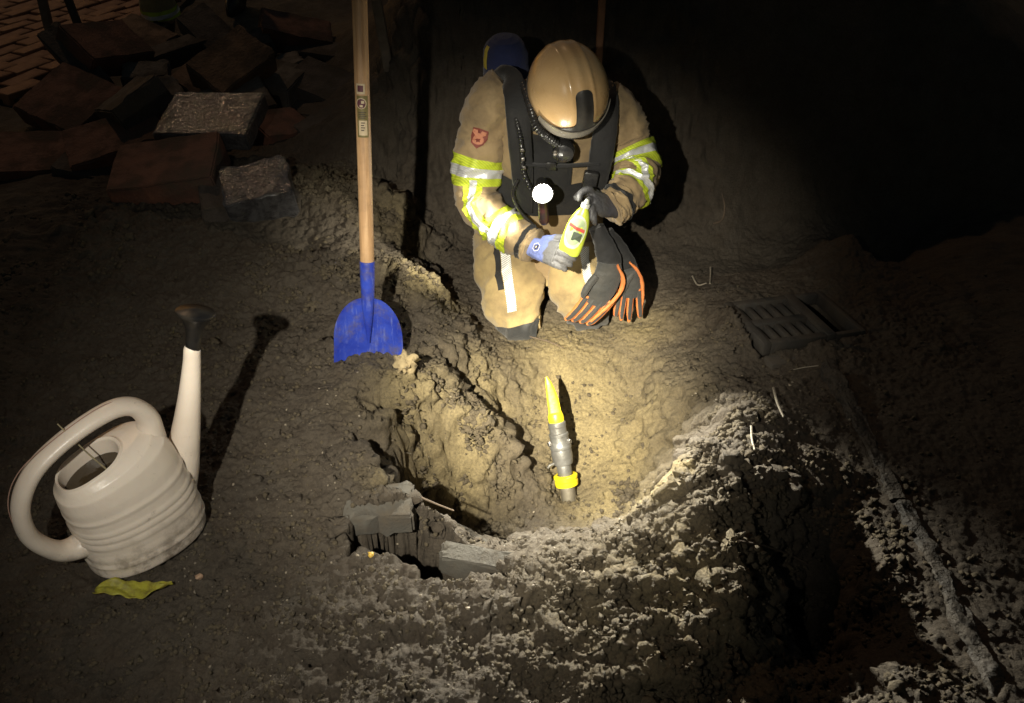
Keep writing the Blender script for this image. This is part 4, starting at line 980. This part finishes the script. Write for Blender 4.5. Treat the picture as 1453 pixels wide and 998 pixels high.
def hpatch(name, wfun, t0, t1, off, mat, thick=.004, nj=40, ni=30, c0=0.0, parent=helm):
    V, F = [], []
    for i in range(ni+1):
        th = t0+(t1-t0)*i/ni; l_, r_ = wfun((i/ni), th)
        for j in range(nj+1): V.append(hpt(c0+l_+(r_-l_)*j/nj, th, off))
    n = len(V)
    for i in range(ni):
        for j in range(nj): q = i*(nj+1)+j; F.append((q, q+1, q+nj+2, q+nj+1))
    V2 = []
    for i in range(ni+1):
        th = t0+(t1-t0)*i/ni; l_, r_ = wfun((i/ni), th)
        for j in range(nj+1): V2.append(hpt(c0+l_+(r_-l_)*j/nj, th, off-thick))
    F2 = [tuple(reversed([q+n for q in f])) for f in F]; S = []
    m_ = nj+1
    for j in range(nj): S += [(j+1, j, j+n, j+1+n), (ni*m_+j, ni*m_+j+1, ni*m_+j+1+n, ni*m_+j+n)]
    for i in range(ni): S += [(i*m_, (i+1)*m_, (i+1)*m_+n, i*m_+n), ((i+1)*m_+nj, i*m_+nj, i*m_+nj+n, (i+1)*m_+nj+n)]
    return mw().add(V+V2, F+F2+S).build(name, mat, parent, sharp=50)
def plate_w(t, th):
    w_ = .215/math.sin(th)*(math.sqrt(max(.0, 1-(1-t/.16)**2)) if t < .16 else 1.0)
    fl = max(0.0, (t-.66)/.34)**1.8
    return -w_-fl*.55, w_+fl*.95
hpatch('front_plate', plate_w, R(29), R(94), .0040, M_HBLK, .006, 44, 50)
hpatch('visor', lambda t, th: (-1.12, 1.12), R(86), R(104), .0085, mat_var('smoked_visor', (.20, .18, .15), (.13, .12, .10), 12, .18, .15), .004, 60, 8)
hpatch('rim_trim', lambda t, th: (1.15, 2.2), R(100), R(119), .004, M_HBLK, .006); hpatch('rim_trim', lambda t, th: (-2.2, -1.15), R(100), R(119), .004, M_HBLK, .006)
# --- chest lamp (its own light sits in front of the lens)
LP = A(770, 274, 2.605); ld = Vector((.0, -.85, .05)).normalized()
lamp = bpy.data.objects.new('chest_lamp', None); COL.objects.link(lamp); lamp.parent = man
LM = look(LP, ld, (1, 0, 0))
mw().add(*lathe([(0, -.09), (.022, -.088), (.024, -.03), (.033, -.014), (.036, .006), (.033, .008), (.031, .0)], 28, LM)).build('lamp_head', M_HBLK, lamp)
em = NT('lamp_lens'); em.set(Base_Color=(1, 1, 1), Emission_Color=(1.0, .97, .88), Emission_Strength=120.0)
mw().add(*lathe([(0, .008), (.016, .007), (.031, .003)], 28, LM)).build('lens', em.m, lamp)
mw().add(*loft([row(LP-ld*.04+Vector((0, .0, -.01)), .017), row(LP-ld*.03+Vector((.004, .01, -.07)), .017), row(LP-ld*.02+Vector((.008, .02, -.12)), .018), row(LP-ld*.02+Vector((.008, .022, -.135)), .012)], front, 20, 18)).build('lamp_grip', mat_var('red_black_grip', (.035, .008, .008), (.012, .008, .008), 30, .4), lamp)
lp_ = LP + ld*.02
cl_ = light('chest_lamp_light', 'SPOT', lp_, lp_ + Vector((.15, -.85, -.40)), CHEST_W, (1.0, .95, .80), spot_size=R(78), spot_blend=1.0, shadow_soft_size=.016)
light('chest_lamp_spill', 'POINT', lp_ + ld*.012, lp_, 4.0, (1.0, .95, .80), shadow_soft_size=.014)
light('chest_lamp_side', 'SPOT', lp_ + ld*.012, P(590, 345, .03), 105.0, (1.0, .93, .74), spot_size=R(48), spot_blend=1.0, shadow_soft_size=.014)
# --- hands in gloves
def hand(name, W, K, lat, nrm, fingers, thumb, mat, palm=(.042, .020)):
    """W wrist, K knuckle centre, lat across the knuckles (index side +), nrm out of the back of the hand"""
    b = mw(); e1 = (K-W).normalized()
    b.add(*loft([row(W-e1*.03, .034, .027), row(W, .033, .026), row(W+(K-W)*.45, palm[0]*.98, palm[1]*1.15), row(W+(K-W)*.8, palm[0]*1.05, palm[1]*1.05), row(K+e1*.008, palm[0], palm[1]*.8)], tuple(nrm), 20, 20, power=2.6))
    for base, rest, r_ in fingers:
        p = [K - e1*.02 + lat*base, K + lat*base]; c = p[-1]
        for (l_, f_, n_, t_) in rest: c = c + e1*(l_*f_) + nrm*(l_*n_) + lat*(l_*t_); p.append(c)
        b.add(*tube(p, [r_*1.05, r_*1.12]+[r_*(1.08-.10*i) for i in range(len(p)-2)], 12, 30, ref=tuple(lat)))
        b.add([c + v for v in [Vector(q)*r_*.85 for q in ((1, 0, 0), (-1, 0, 0), (0, 1, 0), (0, -1, 0), (0, 0, 1), (0, 0, -1))]], [(0, 2, 4), (2, 1, 4), (1, 3, 4), (3, 0, 4), (2, 0, 5), (1, 2, 5), (3, 1, 5), (0, 3, 5)])
    b.add(*tube(thumb[0], thumb[1], 12, 24, ref=tuple(nrm)))
    def post(me):
        co = np.zeros(len(me.vertices)*3, np.float32); me.vertices.foreach_get('co', co); co = co.reshape(-1, 3)
        f = (co + np.array(man.location) - np.array(W)) @ np.array(e1)/(K-W).length
        at2 = me.attributes.new('along', 'FLOAT', 'POINT'); at2.data.foreach_set('value', f.astype(np.float32))
        nn = noise3(co*90)*.0012 + noise3(co*38)*.0016; me.vertices.foreach_set('co', (co + nn[:, None]).astype(np.float32).ravel())
    return remesh(b, name, mat, man, .0030, 3, post)
def glove_mat(name, back, grip, a0, a1):
    a = NT(name); s_ = a.n('Attribute', attribute_name='along').outputs['Fac']
    f = a.ramp(a.math('ADD', s_, a.math('MULTIPLY', a.math('SUBTRACT', a.noise(30), .5), .25)), [(a0, (0, 0, 0)), (a1, (1, 1, 1))])
    col = a.mix(f, back, grip); col = a.mix(a.math('MULTIPLY', a.ramp(a.noise(30, 8, .7), [(.45, (0, 0, 0)), (.7, (1, 1, 1))]), .35), col, (.08, .07, .055))
    a.set(Base_Color=col, Roughness=.5); a.bump(a.noise(160, 4), .002); return a.m
M_GL1 = glove_mat('blue_knit_glove', (.17, .22, .50), (.15, .15, .155), .66, .74); M_GL2 = glove_mat('grey_knit_glove', (.060, .062, .075), (.075, .075, .08), .5, .7)
W1, K1 = A(754, 350, 2.672), A(789, 361, 2.570)
e1 = (K1-W1).normalized(); n1_ = Vector((-.25, -.72, .62)); n1_ = (n1_-e1*n1_.dot(e1)).normalized(); l1 = n1_.cross(e1).normalized()
if l1.z < 0: l1 = -l1
curl = lambda a0, L: [(L*.40, .88, -.15-a0, -.05), (L*.34, .35, -.92, 0), (L*.26, -.35, -.9, 0)]
hand('glove', W1, K1, l1, n1_, [(.033, curl(.05, .082), .0105), (.011, curl(.10, .090), .011), (-.012, curl(.15, .084), .0105), (-.034, curl(.25, .068), .0095)],
     ([W1+(K1-W1)*.35+l1*.035, K1+l1*.062-e1*.015-n1_*.01, K1+l1*.066+e1*.022-n1_*.02, K1+l1*.056+e1*.046-n1_*.03], [.016, .0145, .0125, .010]), M_GL1)
# printed emblem on the back of the blue glove: hexagon outline with a dark animal-like smudge
M_WPR, M_DPR = flat_mat('emblem_white', (.75, .73, .68)), flat_mat('emblem_dark', (.06, .045, .03))
ec = W1+(K1-W1)*.42 + n1_*.0268
def disc(name, c, ex, ey, outline, inner, mat, off):
    b = mw(); n = len(outline)
    o_ = [c+ex*u+ey*v+n1_*off for u, v in outline]
    if inner: i_ = [c+ex*u*inner+ey*v*inner+n1_*off for u, v in outline]; b.add(o_+i_, [(k, (k+1) % n, n+(k+1) % n, n+k) for k in range(n)])
    else: b.add(o_, [tuple(range(n))])
    return b.build(name, mat, man, smooth=False)
hexa = [(.019*math.cos(t+.5), .017*math.sin(t+.5)) for t in np.linspace(0, 6.283, 6, endpoint=False)]
disc('emblem_outline', ec, e1, l1, hexa, .86, M_WPR, .0012); disc('emblem', ec, e1, l1, [(-.008, -.006), (-.002, -.009), (.007, -.003), (.010, .005), (.003, .008), (-.004, .004), (-.009, .005)], 0, M_DPR, .0016)
disc('emblem_detail', ec, e1, l1, [(-.003, -.004), (.004, -.001), (.002, .004), (-.003, .001)], 0, M_WPR, .0022)
W2, K2 = A(872, 296, 2.700), A(842, 287, 2.645)
e2 = (K2-W2).normalized(); n2_ = Vector((.1, -.62, .75)); n2_ = (n2_-e2*n2_.dot(e2)).normalized(); l2 = n2_.cross(e2).normalized()
if l2.z < 0: l2 = -l2
hand('glove', W2, K2, l2, n2_, [(.030, [(.034, .85, .35, .2), (.030, .75, -.55, -.35), (.026, .1, -.5, -.85)], .0115), (.008, [(.034, .80, .1, -.25), (.028, .2, -.3, -.9), (.02, -.5, -.4, -.7)], .0115), (-.014, [(.030, .6, .15, -.6), (.026, -.1, -.3, -.9), (.02, -.7, -.4, -.4)], .011), (-.034, [(.026, .4, .1, -.7), (.022, -.3, -.3, -.8), (.016, -.7, -.4, -.3)], .010)],
     ([W2+(K2-W2)*.4+l2*.03-n2_*.01, K2+l2*.05-e2*.02-n2_*.02, K2+l2*.04+e2*.02-n2_*.035, K2+l2*.02+e2*.045-n2_*.04], [.017, .015, .013, .010]), M_GL2)

# ================================================================== bottle held in the hands
b0, b1 = A(806, 360, 2.570), A(833, 286, 2.600); bd = (b1-b0).normalized(); BL = (b1-b0).length
bot = empty('bottle', b0); bn = Vector((-.1, -.8, .6)); bn = (bn-bd*bn.dot(bd)).normalized(); bs_ = bd.cross(bn).normalized()
bot.rotation_euler = basis(bs_, -bn, bd).to_euler()          # local -y faces out, z up the bottle
tag(bot, 'lime green squeeze bottle with a pale label held between both gloved hands', 'bottle')
a = NT('lime_plastic'); a.set(Base_Color=a.mix(a.noise(8), (.62, .72, .06), (.52, .62, .10)), Roughness=.25, Subsurface_Weight=.2, Subsurface_Scale=.3, Subsurface_Radius=(.02, .02, .005)); M_BOT = a.m
prof = [(0, .026, .018), (.02, .036, .024), (.15, .040, .026), (.45, .039, .025), (.65, .033, .022), (.8, .022, .017), (.88, .013, .013), (.90, .013, .013)]
MB().add(*loft([(0, 0, t*BL, x, y) for t, x, y in prof], (0, -1, 0), 40, 28, power=2.3)).build('bottle_body', M_BOT, bot)
MB().add(*lathe([(0, BL*.89), (.0155, BL*.89), (.0155, BL*.96), (.010, BL*.97), (.006, BL*1.04), (0, BL*1.04)], 20)).build('cap', flat_mat('cap_white', (.66, .68, .62)), bot)
lab = lambda off, tr, th: loft([(0, 0, t*BL, x, y) for t, x, y in prof], (0, -1, 0), 16, 12, power=2.3, off=off, tr=tr, th=th)
ell = MB(); V, F = [], []
def bpt(u, t, off):
    q, _ = loft([(0, 0, t_*BL, x, y) for t_, x, y in prof], (0, -1, 0), 2, 2, power=2.3, off=off, tr=(t, t+1e-4), th=(math.pi/2-u, math.pi/2-u+1e-4)); return q[0]
def blabel(name, outline, mat, off):
    V = [bpt(0, .47, off) if False else bpt(sum(u for u, _ in outline)/len(outline), sum(t for _, t in outline)/len(outline), off)] + [bpt(u, t, off) for u, t in outline]; n = len(outline)
    return MB().add(V, [(0, i, i % n+1) for i in range(1, n+1)]).build(name, mat, bot, smooth=False)
el = [(.95*math.cos(t), .47+.19*math.sin(t)) for t in np.linspace(0, 6.283, 28, endpoint=False)]
blabel('label', el, flat_mat('label_cream', (.66, .68, .50)), .0010)
blabel('label_green', [(.78*math.cos(t), .47+.15*math.sin(t)) for t in np.linspace(0, 6.283, 28, endpoint=False)], flat_mat('label_green', (.40, .50, .28)), .0016)
blabel('label_bar', [(-.75, .475), (0, .455), (.75, .445), (.75, .485), (0, .495), (-.75, .515)], flat_mat('label_red', (.55, .07, .05)), .0024)
blabel('label_bar', [(-.1, .36), (.62, .36), (.62, .43), (-.1, .435)], flat_mat('label_dark', (.07, .09, .06)), .0024)

# ================================================================== spare work gloves hanging at the thigh
M_ORG = mat_var('orange_trim', (.62, .20, .055), (.5, .15, .04), 30, .6, .1, .001, 60, .3, 12)
M_PALM = cloth('grey_palm', (.030, .031, .031), (.048, .049, .048), .6, dirt=.25)
def worn_glove(label, cuff, palm, fingers, thumb, edge):
    r0 = Vector(cuff[-1][:3]); g_ = empty('work_glove', r0); tag(g_, label, 'glove', kind='thing')
    m_ = lambda: MW(g_)
    m_().add(*loft(cuff, front, 24, 20, disp=fold(.003, 5, 1.2, r0.x*40))).build('cuff', M_BLACK, g_)
    m_().add(*loft(palm, front, 30, 24, disp=fold(.002, 5, 1.2, r0.x*30), power=2.4)).build('palm', M_PALM, g_)
    fo = Vector((0, -.006, .003))
    for f in fingers + [thumb]:
        nm = 'thumb' if f is thumb else 'finger'
        o_ = m_().add(*loft(f, front, 22, 14, disp=fold(.001, 6, 1, f[0][0]*90))).build(nm, M_ORG if f is not thumb else M_PALM, g_)
        if f is not thumb:
            m_().add(*loft([(q[0]+fo.x, q[1]+fo.y, q[2]+fo.z, q[3]*.66, q[4]*.85) for q in f], front, 18, 12, tr=(.06, .90))).build('finger_pad', M_PALM, o_)
    if edge: m_().add(*loft(edge, front, 36, 10, disp=fold(.0015, 9, 1, 4))).build('orange_edge', M_ORG, g_)
    return g_
g1Y = 2.685
worn_glove('black work glove with grey palm and orange edge hanging against the knee',
    [row(A(846, 322, 2.72), .028, .024), row(A(856, 345, 2.71), .036, .026), row(A(864, 366, 2.695), .044, .024), row(A(864, 376, g1Y+.005), .044, .022)],
    [row(A(865, 372, g1Y), .042, .020), row(A(862, 392, g1Y-.005), .052, .022), row(A(852, 414, g1Y-.01), .050, .022), row(A(842, 430, g1Y-.01), .040, .018)],
    [[row(A(848-i*0+dx, 418+i*3, g1Y-.012), .0155, .014), row(A(838+dx*.9-4, 436+i*3, g1Y-.014), .0150, .0135), row(A(826+dx*.9-4, 449+i*2.4, g1Y-.01), .013, .012), row(A(819+dx*.9-4, 453+i*2.2, g1Y-.004), .007, .007)] for i, dx in enumerate((-14, -3, 9, 20))],
    [row(A(846, 392, g1Y-.02), .014, .013), row(A(836, 404, g1Y-.034), .0145, .013), row(A(829, 416, g1Y-.038), .0125, .012), row(A(827, 422, g1Y-.036), .007, .007)],
    [row(A(876, 376, g1Y-.018), .004, .006), row(A(884, 396, g1Y-.022), .008, .007), row(A(880, 414, g1Y-.026), .008, .007), row(A(866, 432, g1Y-.03), .007, .006), row(A(850, 446, g1Y-.034), .007, .006), row(A(838, 456, g1Y-.030), .005, .005)])
g2Y = 2.725
worn_glove('black and orange work glove with straight fingers hanging outermost at the thigh',
    [row(A(858, 330, 2.76), .03, .022), row(A(872, 350, 2.75), .038, .024), row(A(886, 374, 2.735), .042, .022), row(A(892, 388, g2Y), .040, .020)],
    [row(A(889, 380, g2Y), .040, .018), row(A(893, 396, g2Y-.004), .044, .020), row(A(894, 412, g2Y-.006), .042, .019), row(A(893, 420, g2Y-.006), .038, .016)],
    [[row(A(x0_, 408, g2Y-.008), .0125, .013), row(A((x0_+x1_)/2, 428, g2Y-.010), .0125, .0125), row(A(x1_, 444, g2Y-.010), .0115, .011), row(A(x1_-.5, y1_, g2Y-.006), .006, .006)] for x0_, x1_, y1_ in ((880, 874, 448), (887, 882, 454), (896, 893, 456), (906, 908, 450))],
    [row(A(898, 388, g2Y-.016), .010, .010), row(A(890, 398, g2Y-.024), .014, .012), row(A(884, 410, g2Y-.026), .014, .011), row(A(882, 418, g2Y-.024), .008, .008)],
    [row(A(893, 372, g2Y-.010), .003, .005), row(A(904, 384, g2Y-.012), .007, .006), row(A(911, 402, g2Y-.012), .007, .006), row(A(912, 424, g2Y-.012), .006, .006), row(A(909, 440, g2Y-.012), .004, .004)])

# ================================================================== another firefighter standing beyond the heap
ft = P(235, 48, 0); ft2 = P(338, 8, 0)
st_ = empty('person', (ft.x+.2, ft.y+.15, zat(ft.x, ft.y))); z0 = st_.location.z
tag(st_, 'standing person in black boots and beige trousers with yellow reflective hem behind the slab heap', 'person')
m2 = lambda: MW(st_)
hipc = Vector(((ft.x+ft2.x)/2, (ft.y+ft2.y)/2, z0+.9))
legs = []
for s, f in ((-1, ft), (1, ft2)):
    hp_ = hipc + Vector((s*.10, 0, 0)); kn = Vector((f.x*.6+hp_.x*.4, f.y*.6+hp_.y*.4, z0+.48))
    legs.append([row(hp_, .105), row((hp_+kn)/2, .105), row(kn, .10), row(Vector((f.x, f.y, z0+.28)), .105), row(Vector((f.x, f.y, z0+.125)), .115)])
tr2 = [(hipc.x, hipc.y, z0+.80, .19, .14), (hipc.x, hipc.y, z0+1.0, .21, .15), (hipc.x, hipc.y, z0+1.25, .22, .15), (hipc.x, hipc.y, z0+1.42, .20, .13), (hipc.x, hipc.y, z0+1.50, .09, .09), (hipc.x, hipc.y-.01, z0+1.56, .06, .065)]
arms = [[row(hipc+Vector((s*.20, 0, .52)), .08), row(hipc+Vector((s*.27, 0, .25)), .075), row(hipc+Vector((s*.28, -.06, .02)), .06), row(hipc+Vector((s*.27, -.08, -.06)), .045)] for s in (-1, 1)]
b = m2()
for q in legs: b.add(*loft(thin(q, .7) + [row(Vector((q[-1][0], q[-1][1], z0+.06)), .05)], front, 20, 14))
b.add(*loft(thin(tr2, .85), front, 20, 18))
for q in arms: b.add(*loft(thin(q, .7), front, 16, 12))
V, F = lathe([(math.sin(t), math.cos(t)) for t in np.linspace(0, math.pi, 16)], 20)
hc2 = hipc + Vector((0, -.02, .77)); b.add([hc2 + Vector((v.x*.078, v.y*.1, v.z*.118)) for v in V], F)
b.add(*tube([hc2+Vector((0, -.09, .01)), hc2+Vector((0, -.118, -.02)), hc2+Vector((0, -.098, -.03))], [.01, .015, .01], 8))
remesh(b, 'body', bpy.data.materials['skin'], st_, .012, 2)
b = m2()
for i, q in enumerate(legs): b.add(*loft(q, front, 40, 28, disp=fold(.012, 5, 1.4, 51+i*4)))
b.build('trousers', M_TROU, st_)
for i, q in enumerate(legs):
    m2().add(*loft(q, front, 8, 28, disp=fold(.012, 5, 1.4, 51+i*4), tr=(.87, .975), off=.004, cap=False)).build('lime_band', M_LIME, st_)
    m2().add(*loft(q, front, 6, 28, disp=fold(.012, 5, 1.4, 51+i*4), tr=(.90, .945), off=.007, cap=False)).build('silver_band', M_SILVER, st_)
    x, y = q[-1][0], q[-1][1]
    m2().add(*loft([(x, y+.05, z0+.30, .075, .08), (x, y+.04, z0+.15, .072, .085), (x, y-.0, z0+.08, .068, .10), (x, y-.05, z0+.045, .058, .12), (x, y-.08, z0+.012, .058, .15), (x, y-.08, z0-.005, .055, .148)], front, 24, 22)).build('boot', M_BPL, st_)
b = m2(); b.add(*loft(tr2, front, 30, 36, disp=fold(.008, 4, 1.5, 61)))
for q in arms: b.add(*loft(q, front, 24, 20, disp=fold(.007, 5, 1.4, 66)))
b.build('jacket', M_BEIGE, st_)
b = m2(); b.add([hc2 + Vector((v.x*.125, v.y*.145, max(v.z, -.15)*.15+.03)) for v in V], F); b.build('helmet', M_SHELL, st_)
for q in arms: c = Vector(q[-1][:3]); m2().add(*loft([row(c+Vector((0, 0, .03)), .035, .03), row(c-Vector((0, 0, .05)), .042, .024), row(c-Vector((0, .01, .12)), .038, .022), row(c-Vector((0, .02, .17)), .015, .012)], front, 14, 14)).build('glove', M_BLACK, st_)
